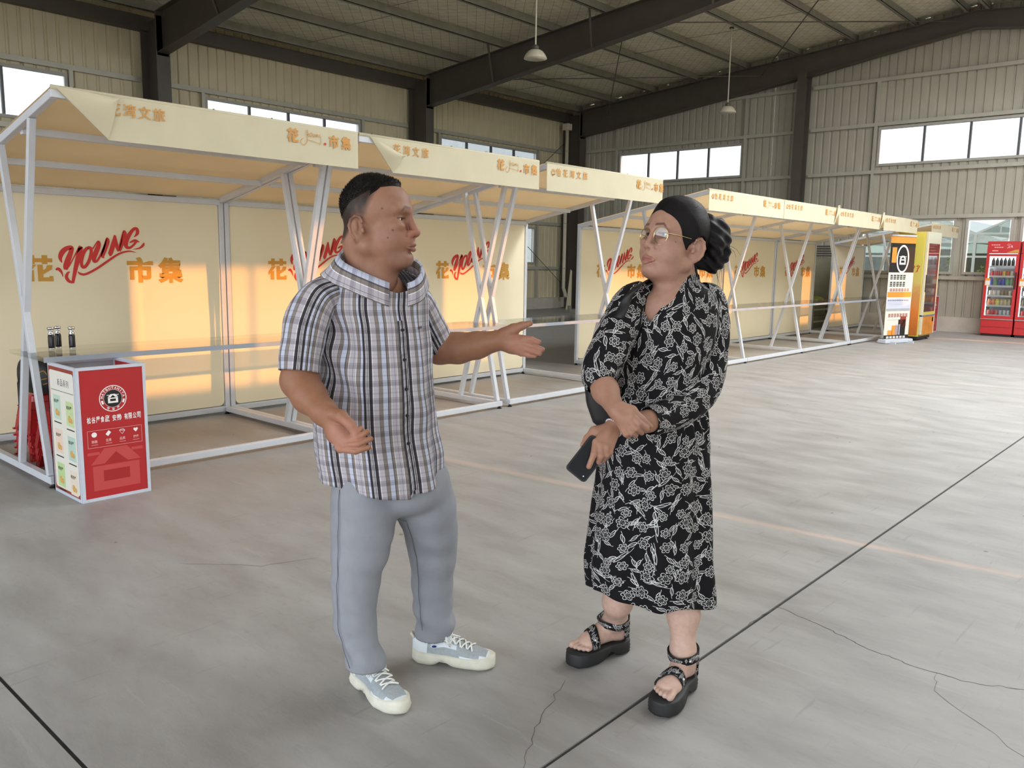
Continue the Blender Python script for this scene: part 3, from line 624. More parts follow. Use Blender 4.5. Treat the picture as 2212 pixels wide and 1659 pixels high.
def red_box(x0, y0, w, d, h, label, detail=True):
    s = thing('display_box', (x0, y0, 0), label, 'display box', 'red folding display boxes')
    t = .014
    def pan(a, b, z0=.0):                                   # framed panel between floor points a, b
        a, b = np.array(a, float), np.array(b, float); u = (b - a) / np.linalg.norm(b - a); L = np.linalg.norm(b - a); n = np.array((-u[1], u[0]))
        m = MB()
        for p, q, za, zb in ((0, L, z0, z0 + .018), (0, L, h - .018, h), (0, .018, z0 + .018, h - .018), (L - .018, L, z0 + .018, h - .018)):
            c = [a + u * p, a + u * q, a + u * q + n * t, a + u * p + n * t]
            m.add([(*e, za) for e in c] + [(*e, zb) for e in c], [(0, 3, 2, 1), (4, 5, 6, 7), (0, 1, 5, 4), (1, 2, 6, 5), (2, 3, 7, 6), (3, 0, 4, 7)])
        m.build('panel_frame', M_ALU, s)
        c = [a + u * .018 + n * .003, a + u * (L - .018) + n * .003, a + u * (L - .018) + n * .010, a + u * .018 + n * .010]
        return MB().add([(*e, z0 + .018) for e in c] + [(*e, h - .018) for e in c], [(0, 3, 2, 1), (4, 5, 6, 7), (0, 1, 5, 4), (1, 2, 6, 5), (2, 3, 7, 6), (3, 0, 4, 7)])
    f = pan((x0 + .004, y0), (x0 + w, y0)).build('front_panel', M_RBOX, s)
    l_ = pan((x0, y0 + d), (x0, y0 + .004)).build('side_panel', M_BROWN, s)
    pan((x0 + w, y0 + d), (x0, y0 + d)).build('back_panel', M_GREY, s); pan((x0 + w, y0 + .004), (x0 + w, y0 + d - .006)).build('side_panel', M_RBOX, s)
    fr = ((x0 + .004, y0 + .002, 0), (1, 0, 0), (0, 0, 1), (0, -1, 0)); fl = ((x0 + .002, y0 + d, 0), (0, -1, 0), (0, 0, 1), (-1, 0, 0))
    W, B, P2, P3 = MB(), MB(), MB(), MB()
    cx, cz, r = w * .5, h * .755, .078 * w / .4
    put_ring(W, cx, cz, r * .94, r, fr, 40); put_ring(W, cx, cz, r * .66, r * .68, fr, 40); put_poly(B, disc(cx, cz, r * .65, 32), fr, .0002); 
    hw, hk = MB(), MB(); house_mark(hw, hk, lift(fr, .0006), cx, cz, r * .46)
    word = 'MATSUTANIYA'
    if detail:
        for i, ch in enumerate(word):
            a = math.radians(170 - 160 * i / (len(word) - 1)); rad = r * .715; ux = np.array((math.sin(a), 0, -math.cos(a))); uy = np.array((math.cos(a), 0, math.sin(a)))
            o = np.array(fr[0], float) + np.array((cx, 0, cz)) + uy * rad; gw = r * (.17 if ch != 'I' else .05)
            put_text(W, ch, (o, ux, uy, (0, -1, 0)), -gw / 2, 0, gw / 2, r * .18, .03)
        for i, ch in enumerate('松谷屋'):
            a = math.radians(242 + 28 * i); rad = r * .90; uy = -np.array((math.cos(a), 0, math.sin(a))); ux = np.array((-math.sin(a), 0, math.cos(a)))
            o = np.array(fr[0], float) + np.array((cx, 0, cz)) - uy * rad; put_text(W, ch, (o, ux, uy, (0, -1, 0)), -r * .1, 0, r * .1, r * .19, .03)
        for a0 in (math.radians(188), math.radians(-28)): put_ring(W, cx, cz, r * .74, r * .88, fr, 6, a0, a0 + .35)
        for i, ch in enumerate('松谷屋食品(安徽)有限公司'):
            g = MB(); x = .048 + i * .0252 * w / .4 - (0 if i < 5 else .008 if i < 8 else .016); put_text(g, ch, fr, x, h * .585, x + (.0215 if ch not in '()' else .009), h * .632, .02); g.build('lettering', M_WHITE, f)
        L_ = MB(); x0_, x1_, z0_, z1_ = .045, .356, h * .40, h * .53
        for p in ((x0_, x1_, z0_, z0_ + .002), (x0_, x1_, z1_ - .002, z1_), (x0_, x0_ + .002, z0_, z1_), (x1_ - .002, x1_, z0_, z1_)): put_poly(L_, [(p[0], p[2]), (p[1], p[2]), (p[1], p[3]), (p[0], p[3])], fr, .0003)
        L_.build('print_box', M_PINK, f)
        for i, (lab, shp) in enumerate((('酥脆', 'o'), ('坚果', 'd'), ('品质', 'g'), ('健康', 'h'))):
            x = .083 + i * .079; z = h * .498; g = MB()
            if shp == 'o': put_poly(g, disc(x, z, .015, 20), fr, .0003)
            if shp == 'd': put_poly(g, [(x - .016, z - .004), (x - .002, z - .017), (x + .016, z + .004), (x + .002, z + .017)], fr, .0003)
            if shp == 'g': put_stroke(g, [(x - .016, z + .006, .003), (x - .009, z + .013, .003), (x + .009, z + .013, .003), (x + .016, z + .006, .003), (x, z - .014, .003), (x - .016, z + .006, .003), (x + .016, z + .006, .003)], lift(fr, .0003), sub=1)
            if shp == 'h': put_poly(g, [(x, z - .013), (x + .013, z + .002), (x + .012, z + .01), (x + .006, z + .013), (x, z + .008), (x - .006, z + .013), (x - .012, z + .01), (x - .013, z + .002)], fr, .0003)
            g.build('icon', M_WHITE, f); g = MB(); put_text(g, lab, lift(fr, .0003), x - .016, h * .435, x + .016, h * .458, .02); tag(g.build('lettering', M_PINK, f), kind='stuff')
            g = MB(); put_poly(g, [(x - .018, h * .421), (x + .018, h * .421), (x + .018, h * .424), (x - .018, h * .424)], fr, .0003); g.build('caption_line', M_PINK, f)
    big, bk = MB(), MB(); house_mark(big, bk, lift(fr, -.0004), cx, h * .235, w * .42)
    tag(W.build('emblem_ring', M_WHITE, f), kind='stuff'); B.build('emblem_disc', M_DARKP, f); tag(hw.build('emblem_house', M_WHITE, f), kind='stuff'); tag(hk.build('emblem_window', M_DARKP, f), kind='stuff')
    tag(big.build('pale_emblem', M_RBOX2, f), kind='stuff'); tag(bk.build('pale_emblem_window', M_RBOX3, f), kind='stuff')
    # product poster on the side facing the left
    g = MB(); rr = .02; pl = []
    for px, pz, a in ((d - .03 - rr, h - .04 - rr, 0), (.03 + rr, h - .04 - rr, 90), (.03 + rr, .035 + rr, 180), (d - .03 - rr, .035 + rr, 270)): pl += [(px + rr * math.cos(math.radians(a + 30 * k)), pz + rr * math.sin(math.radians(a + 30 * k))) for k in range(4)]
    put_poly(g, pl, fl, .0003); g.build('poster', M_OFFW, l_)
    if detail:
        for i, ch in enumerate('新品系列'):
            g = MB(); put_text(g, ch, lift(fl, .0006), .15 + i * .045, h - .125, .185 + i * .045, h - .085, .0); g.build('lettering', M_DARKP, l_)
        g = MB(); put_poly(g, [(.045, h - .158), (d - .04, h - .158), (d - .04, h - .155), (.045, h - .155)], fl, .0006); g.build('poster_line', M_DARKP, l_)
        cols = [(190, 214, 196), (196, 214, 160), (232, 208, 190), (182, 208, 196), (186, 212, 150), (228, 214, 196)]
        for i, c in enumerate(cols):
            cx_, cz_ = (.125, .315)[i % 2], h - .26 - (i // 2) * .205 - (.02 if i % 2 else 0)
            k = MB(); put_poly(k, [(cx_ - .055, cz_ - .07), (cx_ + .055, cz_ - .07), (cx_ + .055, cz_ + .075), (cx_ - .055, cz_ + .075)], fl, .0006); pk = k.build('product_picture', pm('packet_%d' % i, srgb(*c), .5, vary=.04, scale=40), l_)
            k = MB(); put_text(k, '松谷屋', lift(fl, .0010), cx_ - .045, cz_ + .028, cx_ + .03, cz_ + .05, .02); tag(k.build('lettering', M_DARKP, pk), kind='stuff')
            k = MB(); put_poly(k, disc(cx_ - .008, cz_ - .028, .022, 14), fl, .0010); put_poly(k, disc(cx_ + .02, cz_ - .035, .016, 12), fl, .0012); tag(k.build('biscuit_picture', pm('biscuit_print', srgb(214, 168, 96), .5, vary=.25, scale=90), pk), kind='stuff')
            k = MB(); put_poly(k, [(cx_ - .06, cz_ - .094), (cx_ + .055, cz_ - .094), (cx_ + .055, cz_ - .087), (cx_ - .06, cz_ - .087)], fl, .0006); k.build('caption_line', M_DARKP, l_)
    return s
red_box(1.757, 4.885, .398, .425, BXH, 'red and white display box with round house emblem standing at the left stall')
red_box(19.75, 5.3, .4, .4, .80, 'small red and white display box standing beside the far vending machine', False)

# ---- stacked red stools and the black bag on them
M_STOOL = pm('red_stool_plastic', srgb(168, 30, 34), .3, vary=.05)
def stool_parts(x, y, z, h=.27, s=.118):
    def sq(r, zz, rad=.03, n=4): return [(x + math.copysign(r - rad, sx) + rad * math.cos(math.radians(a + 90 * k / n)), y + math.copysign(r - rad, sy) + rad * math.sin(math.radians(a + 90 * k / n)), zz) for sx, sy, a in ((1, 1, 0), (-1, 1, 90), (-1, -1, 180), (1, -1, 270)) for k in range(n + 1)]
    seat = MB(); rings = [sq(s * .2, z + h), sq(s - .012, z + h), sq(s, z + h - .008), sq(s + .006, z + h - .05), sq(s + .002, z + h - .05)]; n = len(rings[0])
    for r in rings: seat.v += r
    for i in range(4):
        for k in range(n): seat.f.append((i * n + k, i * n + (k + 1) % n, (i + 1) * n + (k + 1) % n, (i + 1) * n + k))
    seat.f.append(tuple(range(n)))
    legs = []
    for sx, sy in ((1, 1), (1, -1), (-1, -1), (-1, 1)):
        b = MB()
        for ax in (0, 1):
            q0, q1 = s + .006, s + .040; w0, w1 = .075, .055
            def P(q, w, zz, e): return (x + sx * (q - (0 if ax else w * e)), y + sy * (q - (w * e if ax else 0)), zz)
            V = [P(q0, w0, z + h - .045, 0), P(q0, w0, z + h - .045, 1), P(q1, w1, z, 1), P(q1, w1, z, 0)]; off = np.array((-.004 * sx * ax, -.004 * sy * (1 - ax), 0)); b.add(V + [tuple(np.array(v) + off) for v in V], [(0, 1, 2, 3), (7, 6, 5, 4), (0, 4, 5, 1), (1, 5, 6, 2), (2, 6, 7, 3), (3, 7, 4, 0)])
        b.box(x + sx * (s + .038) - .012, x + sx * (s + .038) + .012, y + sy * (s + .038) - .012, y + sy * (s + .038) + .012, z, z + .012); legs.append(b)
    rim = MB()
    for zz, q in ((z + .10, s + .024), (z + .17, s + .016)): rim.tube([(x + q, y + q, zz), (x + q, y - q, zz), (x - q, y - q, zz), (x - q, y + q, zz)], .005, 6, closed=True)
    return seat, legs, rim
def stool(x, y, z, label):
    o = thing('plastic_stool', (x, y, z), label, 'stool', 'red plastic stools under the counter'); a, b, c = stool_parts(x, y, z)
    a.build('seat', M_STOOL, o)
    for q in b: q.build('leg', M_STOOL, o)
    tag(c.build('rim', M_STOOL, o), kind='stuff')
names = ['bottom', 'second', 'third', 'fourth', 'top']
for i in range(5): stool(2.06, 6.30, i * .046, f'red plastic stool, {names[i]} one of the rear stack under the counter')
for i in range(4): stool(2.02, 5.80, i * .046, f'red plastic stool, {["bottom", "second", "third", "top"][i]} one of the front stack under the counter')
M_BAG = pm('black_nylon', srgb(28, 27, 28), .55, vary=.15, scale=30, bump=.3)
bag = thing('backpack', (2.05, 6.15, .48), 'black bag with gold print lying on the red stools', 'bag')
n, m = 15, 28; P = np.zeros((n, m, 3))
for i in range(n):
    for j in range(m):
        ph, th = -math.pi / 2 + math.pi * i / (n - 1), 2 * math.pi * j / m; e = .55
        cx = math.copysign(abs(math.cos(th)) ** e, math.cos(th)); sy = math.copysign(abs(math.sin(th)) ** e, math.sin(th)); r = max(0, math.cos(ph)) ** .5
        P[i, j] = (2.06 + .19 * r * cx + .012 * math.sin(5 * th), 6.10 + .25 * r * sy, .605 + .135 * math.copysign(abs(math.sin(ph)) ** .7, math.sin(ph)) - .02 * math.sin(3 * th) * r)
MB().grid(P, True).build('bag_body', M_BAG, bag, True)
MB().tube([(1.90, 6.2, .62), (1.86, 6.15, .55), (1.845, 6.1, .44), (1.85, 6.12, .30), (1.86, 6.2, .22)], [.014] * 5, 6).build('strap', M_BAG, bag, True)
MB().tube([(1.90, 5.86, .55), (1.86, 5.84, .48), (1.865, 5.80, .38), (1.87, 5.76, .25)], .012, 6).build('strap', M_BAG, bag, True)
g = MB()
for k, pts in enumerate(([(.0, .05, .006), (.03, .06, .008), (.05, .03, .006)], [(.07, .07, .006), (.09, .03, .008), (.12, .05, .006)], [(.0, .0, .004), (.06, .01, .006), (.13, -.005, .004)], [(.02, -.03, .004), (.07, -.02, .006), (.12, -.035, .004)])): put_stroke(g, pts, ((1.885, 5.846, .60), (1, 0, 0), (0, 0, 1), (0, -1, 0)))
tag(g.build('gold_print', M_GOLD, bag), kind='stuff')

# ---- three black bottles on the counter
M_CHROME = pm('chrome', srgb(215, 215, 215), .12, 1., vary=.02)
M_BBODY = pm('black_bottle', srgb(22, 22, 24), .25, vary=.05)
for (x, y), lab in (((1.925, 5.70), 'black bottle with chrome cap, leftmost of three on the counter'), ((1.985, 5.755), 'black bottle with chrome cap, middle and rear one of the three'), ((2.035, 5.66), 'black bottle with chrome cap standing apart at the right')):
    o = thing('bottle', (x, y, .816), lab, 'bottle', 'black bottles on the counter'); c = (x, y, .816)
    MB().lathe([(.0, 0), (.0185, 0), (.0195, .002), (.0195, .007)], c, 20).build('base_ring', M_CHROME, o, True)
    MB().lathe([(.0185, .007), (.019, .02), (.019, .082), (.0165, .09)], c, 20).build('bottle_body', M_BBODY, o, True)
    MB().lathe([(.0165, .09), (.0175, .092), (.0175, .098), (.014, .105), (.0135, .114), (.017, .122)], c, 20).build('neck', M_CHROME, o, True)
    MB().lathe([(.017, .122), (.0205, .128), (.0205, .136), (.018, .140), (.0, .141)], c, 20).build('cap', M_CHROME, o, True)

# ---- roll-up banner
ban = thing('roll_up_banner', (16.4, 5.0, 0), 'tall black and white roll-up banner standing before the vending machine', 'banner')
A, B = np.array((16.08, 5.13)), np.array((16.76, 4.90)); u = (B - A) / np.linalg.norm(B - A); Wd = float(np.linalg.norm(B - A)); nn = np.array((u[1], -u[0]))
a3 = lambda p, z: (*p, z)
MB().bar(a3(A - u * .04, .04), a3(B + u * .04, .04), .17, .07, (*nn, 0)).build('base', M_ALU, ban, bevel=.01)
for e in (A + u * .1, B - u * .1): MB().bar(a3(e - nn * .20, .012), a3(e + nn * .20, .012), .05, .02).build('base_foot', M_ALU, ban)
MB().tube([a3((A + B) / 2 - nn * .03, .05), a3((A + B) / 2 - nn * .03, 2.0)], .012, 8).build('pole', M_ALU, ban)
MB().bar(a3(A, 2.0), a3(B, 2.0), .03, .03).build('top_rail', M_ALU, ban)
fb = (np.array((*A, 0)), np.array((*u, 0)), np.array((0, 0, 1.)), np.array((*nn, 0)))
sheet = MB().slab([(0, .075), (Wd, .075), (Wd, 1.99), (0, 1.99)], fb, .002).build('banner_sheet', M_OFFW, ban)
def bp(name, mat, x0, z0, x1, z1, k=1): b = MB(); put_poly(b, [(x0 * Wd, z0), (x1 * Wd, z0), (x1 * Wd, z1), (x0 * Wd, z1)], fb, .002 + .0004 * k); return b.build(name, mat, sheet)
M_ORANGE = pm('orange_print', srgb(232, 150, 60), .5, vary=.03); M_LILAC = pm('lilac_print', srgb(206, 208, 226), .5, vary=.03)
bp('print_field', M_ORANGE, 0, 1.86, 1, 1.985); bp('print_field', M_DARKP, 0, 1.32, 1, 1.86)
W, K = MB(), MB(); f2 = lift(fb, .0035)
o_, ux_, uy_, n_ = f2
def ring2(mb, cx, cz, rx, rz, t_): 
    V = [o_ + ux_ * (cx + (rx - q) * math.cos(a)) + uy_ * (cz + (rz - q) * math.sin(a)) for q in (0, t_) for a in np.linspace(0, 2 * math.pi, 32, endpoint=False)]; mb.add(V, [(i, (i + 1) % 32, 32 + (i + 1) % 32, 32 + i) for i in range(32)])
ring2(W, .52 * Wd, 1.57, .25 * Wd, .26, .035); house_mark(W, K, lift(f2, .0004), .52 * Wd, 1.55, .155 * Wd)
tag(W.build('emblem_ring', M_WHITE, sheet), kind='stuff'); tag(K.build('emblem_window', M_DARKP, sheet), kind='stuff')
bp('print_patch', M_ORANGE, .08, 1.5, .26, 1.78, 2)
rb = random.Random(5)
def glyph_rows(z, h, x0, x1, n, mat, k=2):
    b = MB()
    for i in range(n):
        x = x0 + (x1 - x0) * i / n; w = (x1 - x0) / n * .82
        for r in range(3): zz = z + h * r / 3; put_poly(b, [((x + w * .1 * rb.random()) * Wd, zz), ((x + w * (1 - .15 * rb.random())) * Wd, zz), ((x + w * (1 - .1 * rb.random())) * Wd, zz + h * .18), (x * Wd, zz + h * .18)], fb, .002 + .0004 * k)
        for r in range(2): xx = x + w * (.2 + .5 * r); put_poly(b, [(xx * Wd, z), ((xx + w * .14) * Wd, z), ((xx + w * .14) * Wd, z + h * .9), (xx * Wd, z + h * .9)], fb, .0022 + .0004 * k)
    tag(b.build('print_marks', mat, sheet), kind='stuff')
glyph_rows(1.19, .1, .08, .72, 5, M_DARKP); glyph_rows(1.06, .1, .08, .72, 5, M_DARKP); glyph_rows(.97, .06, .1, .9, 7, M_BROWN)
bp('print_field', M_ORANGE, .02, .86, .98, .96); bp('print_field', M_LILAC, .02, .66, .98, .84); glyph_rows(.79, .025, .06, .9, 12, M_DARKP); glyph_rows(.745, .012, .06, .8, 14, M_GREY); glyph_rows(.715, .012, .06, .7, 12, M_GREY)
bp('print_field', M_GREY, .02, .60, .98, .65); glyph_rows(.49, .07, .12, .92, 7, M_BROWN); glyph_rows(.43, .012, .1, .8, 12, M_GREY)
for x, z, w, h, c in ((.55, .14, .3, .30, M_DARKP), (.3, .13, .28, .2, M_ORANGE), (.62, .3, .24, .2, M_BROWN), (.14, .12, .2, .12, M_ORANGE), (.44, .15, .2, .2, M_LILAC)): bp('product_picture', c, x, z, x + w, z + h, 3)
bp('print_field', M_DARKP, 0, .08, 1, .15, 4); glyph_rows(.09, .045, .1, .9, 6, M_WHITE, 5)

# ---- vending machine
vm = thing('vending_machine', (17.2, 4.80, 0), 'tall yellow vending machine with a drink advert beside the banner', 'vending machine')
VX0, VX1, VY0, VY1, VH = 17.2, 18.04, 4.80, 5.36, 2.10
M_YEL = pm('yellow_panel', srgb(214, 196, 84), .4, vary=.03)
def advert():
    m, t, p = newmat('drink_advert'); co = t.n('TexCoord').outputs['Object']; sx = t.n('SeparateXYZ'); t.l(co, sx.inputs[0])
    nz = t.noise(co, 5, 5, .65); z = t.math('ADD', sx.outputs['Z'], t.math('MULTIPLY', t.math('SUBTRACT', nz, .5), .5))
    c = t.ramp(t.math('DIVIDE', z, 2.0), [(0., srgb(150, 92, 40)), (.12, srgb(196, 110, 44)), (.3, srgb(222, 130, 60)), (.45, srgb(206, 150, 90)), (.58, srgb(210, 190, 110)), (.75, srgb(206, 196, 92)), (1., srgb(216, 200, 90))])
    c = t.mix(t.ramp(t.noise(co, 9, 4, .7), [(.55, 0.), (.62, .8)]), c, srgb(120, 70, 34)) if False else c
    t.l(c, p.inputs['Base Color']); p.inputs['Roughness'].default_value = .35; return m
MB().box(VX0, VX1, VY0 + .05, VY1, .08, VH).build('cabinet', M_YEL, vm, bevel=.01)
MB().box(VX0 - .004, VX0, VY0 + .07, VY1 - .02, .10, VH - .03).build('advert_panel', advert(), vm)
g = MB()
for i in range(4): glyph = [(.0 + i * .085, .06, .012), (.06 + i * .085, .065, .014), (.035 + i * .085, .0, .012), (.0 + i * .085, -.06, .01)]; put_stroke(g, glyph, ((VX0 - .006, VY1 - .12, 1.38), (0, -1, 0), (0, 0, 1), (-1, 0, 0))); put_stroke(g, [(.03 + i * .085, .09, .01), (.03 + i * .085, -.05, .012)], ((VX0 - .006, VY1 - .12, 1.38), (0, -1, 0), (0, 0, 1), (-1, 0, 0)))
tag(g.build('print_marks', M_RED, vm), kind='stuff')
MB().box(VX0, VX0 + .07, VY0, VY0 + .05, .12, VH).build('door_frame', pm('beige_plastic', srgb(214, 206, 178), .4, vary=.03), vm, bevel=.006)
MB().box(VX1 - .05, VX1, VY0, VY0 + .05, .12, VH).build('door_frame', bpy.data.materials['beige_plastic'], vm, bevel=.006)
MB().box(VX0 + .07, VX1 - .05, VY0 + .004, VY0 + .046, .56, VH - .22).build('glass_door', pm('dark_glass', srgb(66, 54, 50), .06, vary=.1, scale=3, spec=.8), vm)
MB().box(VX0 + .07, VX1 - .05, VY0 + .004, VY0 + .046, VH - .22, VH).build('top_header', pm('pale_header', srgb(206, 206, 176), .3, vary=.04), vm)  # header panel in one plain pale colour
MB().box(VX0 + .07, VX1 - .05, VY0 + .002, VY0 + .048, .50, .56).build('yellow_strip', M_YEL, vm); MB().box(VX0, VX1, VY0 - .004, VY0 + .048, .475, .50).build('blue_strip', pm('steel_blue', srgb(110, 130, 160), .4), vm)
MB().box(VX0 + .02, VX1 - .01, VY0 + .004, VY0 + .05, .12, .475).build('lower_door', pm('orange_door_print', srgb(214, 140, 56), .4, vary=.2, scale=5), vm)
MB().box(VX1 - .16, VX1 - .08, VY0 - .002, VY0 + .004, .36, .44).build('vent', M_DARKP, vm); MB().box(VX0 + .015, VX0 + .03, VY0 - .015, VY0, .95, 1.28).build('handle', M_DARKP, vm)
MB().box(VX0 + .02, VX1 - .02, VY0 + .06, VY1 - .03, .03, .08).build('plinth', M_DARKP, vm)
for x in (VX0 + .08, VX1 - .08):
    for y in (VY0 + .1, VY1 - .1): MB().lathe([(.03, 0), (.03, .012), (.012, .014), (.012, .04)], (x, y, 0), 10).build('foot', M_BLACK, vm)

# ---- red drink fridges
M_FRED = pm('red_fridge_enamel', srgb(192, 44, 48), .3, vary=.03); M_FIN = pm('white_fridge_liner', srgb(210, 212, 214), .4, vary=.02)
M_LED = None
def led():
    m = bpy.data.materials.new('fridge_led'); m.use_nodes = True; t = NT(m); p = m.node_tree.nodes['Principled BSDF']; p.inputs['Emission Color'].default_value = (.9, .95, 1, 1); p.inputs['Emission Strength'].default_value = 5; p.inputs['Base Color'].default_value = (.9, .9, .9, 1); return m
M_LED = led()
M_GLASSF = glassmat('fridge_glass', (.93, .95, .95, 1), .05)
DRINK = {}
def drink_mesh(kind):
    if kind not in DRINK:
        prof = {'can': [(0, 0), (.028, 0), (.033, .006), (.033, .11), (.027, .12), (0, .121)], 'bottle': [(0, 0), (.03, 0), (.033, .006), (.033, .125), (.014, .165), (.014, .19), (0, .19)], 'jar': [(0, 0), (.036, 0), (.04, .005), (.04, .11), (.03, .125), (.034, .126), (.034, .145), (0, .146)]}[kind]
        b = MB().lathe(prof, (0, 0, 0), 12, False); DRINK[kind] = b
    return DRINK[kind]
def fridge(xf, y1, w, h, label, seed, cols, where):
    """front on x=xf, spans y1-w .. y1"""
    o = thing('drinks_fridge', (xf, y1 - w / 2, 0), label, 'fridge', 'red glass-door drinks fridges'); y0 = y1 - w; d = .57; hz = h - .25; bz = .36
    MB().box(xf + .04, xf + d, y0, y0 + .03, bz, hz).box(xf + .04, xf + d, y1 - .03, y1, bz, hz).box(xf + d - .03, xf + d, y0 + .03, y1 - .03, bz, hz).build('cabinet', M_FRED, o)
    MB().box(xf + .04, xf + d - .03, y0 + .03, y0 + .036, bz, hz).box(xf + .04, xf + d - .03, y1 - .036, y1 - .03, bz, hz).box(xf + d - .036, xf + d - .03, y0 + .036, y1 - .036, bz, hz).build('liner', M_FIN, o)
    MB().box(xf + .0, xf + d, y0, y1, hz, h).build('header', M_FRED, o, bevel=.008); MB().box(xf + .02, xf + d, y0, y1, .05, bz).build('lower_housing', M_FRED, o, bevel=.008)
    MB().box(xf + .01, xf + .02, y0 + .02, y1 - .02, .2, .205).build('seam', M_RBOX3, o); MB().box(xf + .05, xf + d - .02, y0 + .02, y1 - .02, 0, .05).build('plinth', M_DARKP, o)
    MB().box(xf + .004, xf + .02, y0, y1, bz - .005, bz + .012).build('chrome_strip', M_CHROME, o)
    f = .055; b = MB(); b.box(xf, xf + .035, y0, y0 + f, bz + .015, hz - .01).box(xf, xf + .035, y1 - f, y1, bz + .015, hz - .01).box(xf, xf + .035, y0 + f, y1 - f, bz + .015, bz + .075).box(xf, xf + .035, y0 + f, y1 - f, hz - .06, hz - .01); dr = b.build('door', M_FRED, o)
    MB().box(xf + .014, xf + .02, y0 + f, y1 - f, bz + .075, hz - .06).build('pane', M_GLASSF, dr); MB().box(xf - .025, xf - .006, y0 + .015, y0 + .04, 1.0, 1.35).build('handle', M_DARKP, dr)
    MB().box(xf + .045, xf + .06, y1 - .066, y1 - .04, bz + .08, hz - .3).build('light_strip', M_LED, o)
    MB().box(xf + .06, xf + d - .06, y0 + .05, y1 - .05, hz - .03, hz - .015).build('light_strip', M_LED, o)
    fh = ((xf - .001, y1, 0), (0, -1, 0), (0, 0, 1), (-1, 0, 0)); g = MB(); put_ring(g, w * .66, h - .10, .038, .046, fh, 16, .2, 2.7); put_text(g, '24', fh, w * .62, h - .135, w * .78, h - .085, .02); put_stroke(g, [(w * .6, h - .13, .008), (w * .63, h - .145, .008)], fh)
    tag(g.build('lettering', M_PINK, o), kind='stuff'); g = MB(); put_poly(g, [(w * .6, h - .235), (w * .97, h - .235), (w * .97, h - .17), (w * .86, h - .175)], fh); g.build('gold_flash', M_GOLD2, o)
    g = MB(); put_poly(g, [(w * .16, h - .205), (w * .34, h - .205), (w * .34, h - .185), (w * .16, h - .185)], fh)
    for i in range(4): put_poly(g, [(w * (.12 + .07 * i), h - .085), (w * (.17 + .07 * i), h - .085), (w * (.18 + .07 * i), h - .065), (w * (.12 + .07 * i), h - .065)], fh)
    for i in range(4): put_poly(g, [(w * (.22 + .07 * i), h - .135), (w * (.27 + .07 * i), h - .135), (w * (.28 + .07 * i), h - .115), (w * (.22 + .07 * i), h - .115)], fh)
    tag(g.build('print_marks', M_PINK, o), kind='stuff')
    g = MB(); put_poly(g, [(.02, 1.06), (.11, 1.06), (.11, 1.22), (.02, 1.22)], fh, .001); sk = g.build('sticker', M_OFFW, dr); g = MB(); put_poly(g, [(.02, 1.17), (.11, 1.17), (.11, 1.22), (.02, 1.22)], fh, .0016); put_poly(g, [(.02, 1.06), (.11, 1.06), (.11, 1.075), (.02, 1.075)], fh, .0016); g.build('sticker_print', M_ORANGE, sk)
    r = random.Random(seed); cols_ = {0: [(40, 36, 34), (60, 44, 36), (30, 30, 32)], 1: [(214, 210, 200), (196, 60, 70), (222, 180, 70), (206, 90, 60)], 2: [(60, 150, 90), (40, 70, 160), (70, 90, 190), (90, 170, 130)], 3: [(222, 210, 196), (214, 214, 200), (150, 130, 100)], 4: [(120, 104, 80), (220, 140, 100), (226, 214, 110), (200, 186, 150)], 5: [(200, 60, 60), (220, 120, 110), (190, 196, 204), (214, 214, 214)]}
    zs = [bz + .08 + i * .205 for i in range(6)][::-1]; nm = ['top', 'second', 'third', 'fourth', 'fifth', 'bottom']
    for i, z in enumerate(zs):
        MB().box(xf + .06, xf + d - .05, y0 + .04, y1 - .07, z - .014, z - .006).build('shelf', M_FIN, o); MB().box(xf + .052, xf + .06, y0 + .04, y1 - .07, z - .022, z + .018).build('shelf_edge', M_FIN, o)
        kind = ['bottle', 'can', 'bottle', 'can', 'jar', 'can'][i]; n = 6 if kind == 'jar' else 6
        for k in range(cols):
            yy = y1 - .115 - k * (w - .2) / (n - .5); q = cols_[i][(k * len(cols_[i]) // 6 + r.randrange(2)) % len(cols_[i])]; mt = pm('drink_%d_%d_%d' % q, srgb(*q), .3, vary=.15, scale=40)
            key = (kind, mt.name)
            b = drink_mesh(kind); lab = f'drink on the {nm[i]} shelf of the {where}'
            e = MB().add([(px + xf + .11, py + yy, pz + z - .006) for px, py, pz in b.v], b.f).build({'bottle': 'drink_bottle', 'can': 'drink_can', 'jar': 'drink_jar'}[kind], mt, None, True); tag(e, lab.replace('drink', {'bottle': 'drink bottle', 'can': 'drink can', 'jar': 'wide drink jar'}[kind]), 'drink', f'drinks on the {nm[i]} shelf of the {where}')
fridge(19.75, 4.35, .60, 1.985, 'red glass-door drinks fridge standing fully in view at the far wall', 3, 6, 'left red fridge')
fridge(19.75, 3.72, .60, 1.985, 'red glass-door drinks fridge cut off by the right edge of the view', 4, 3, 'right red fridge')

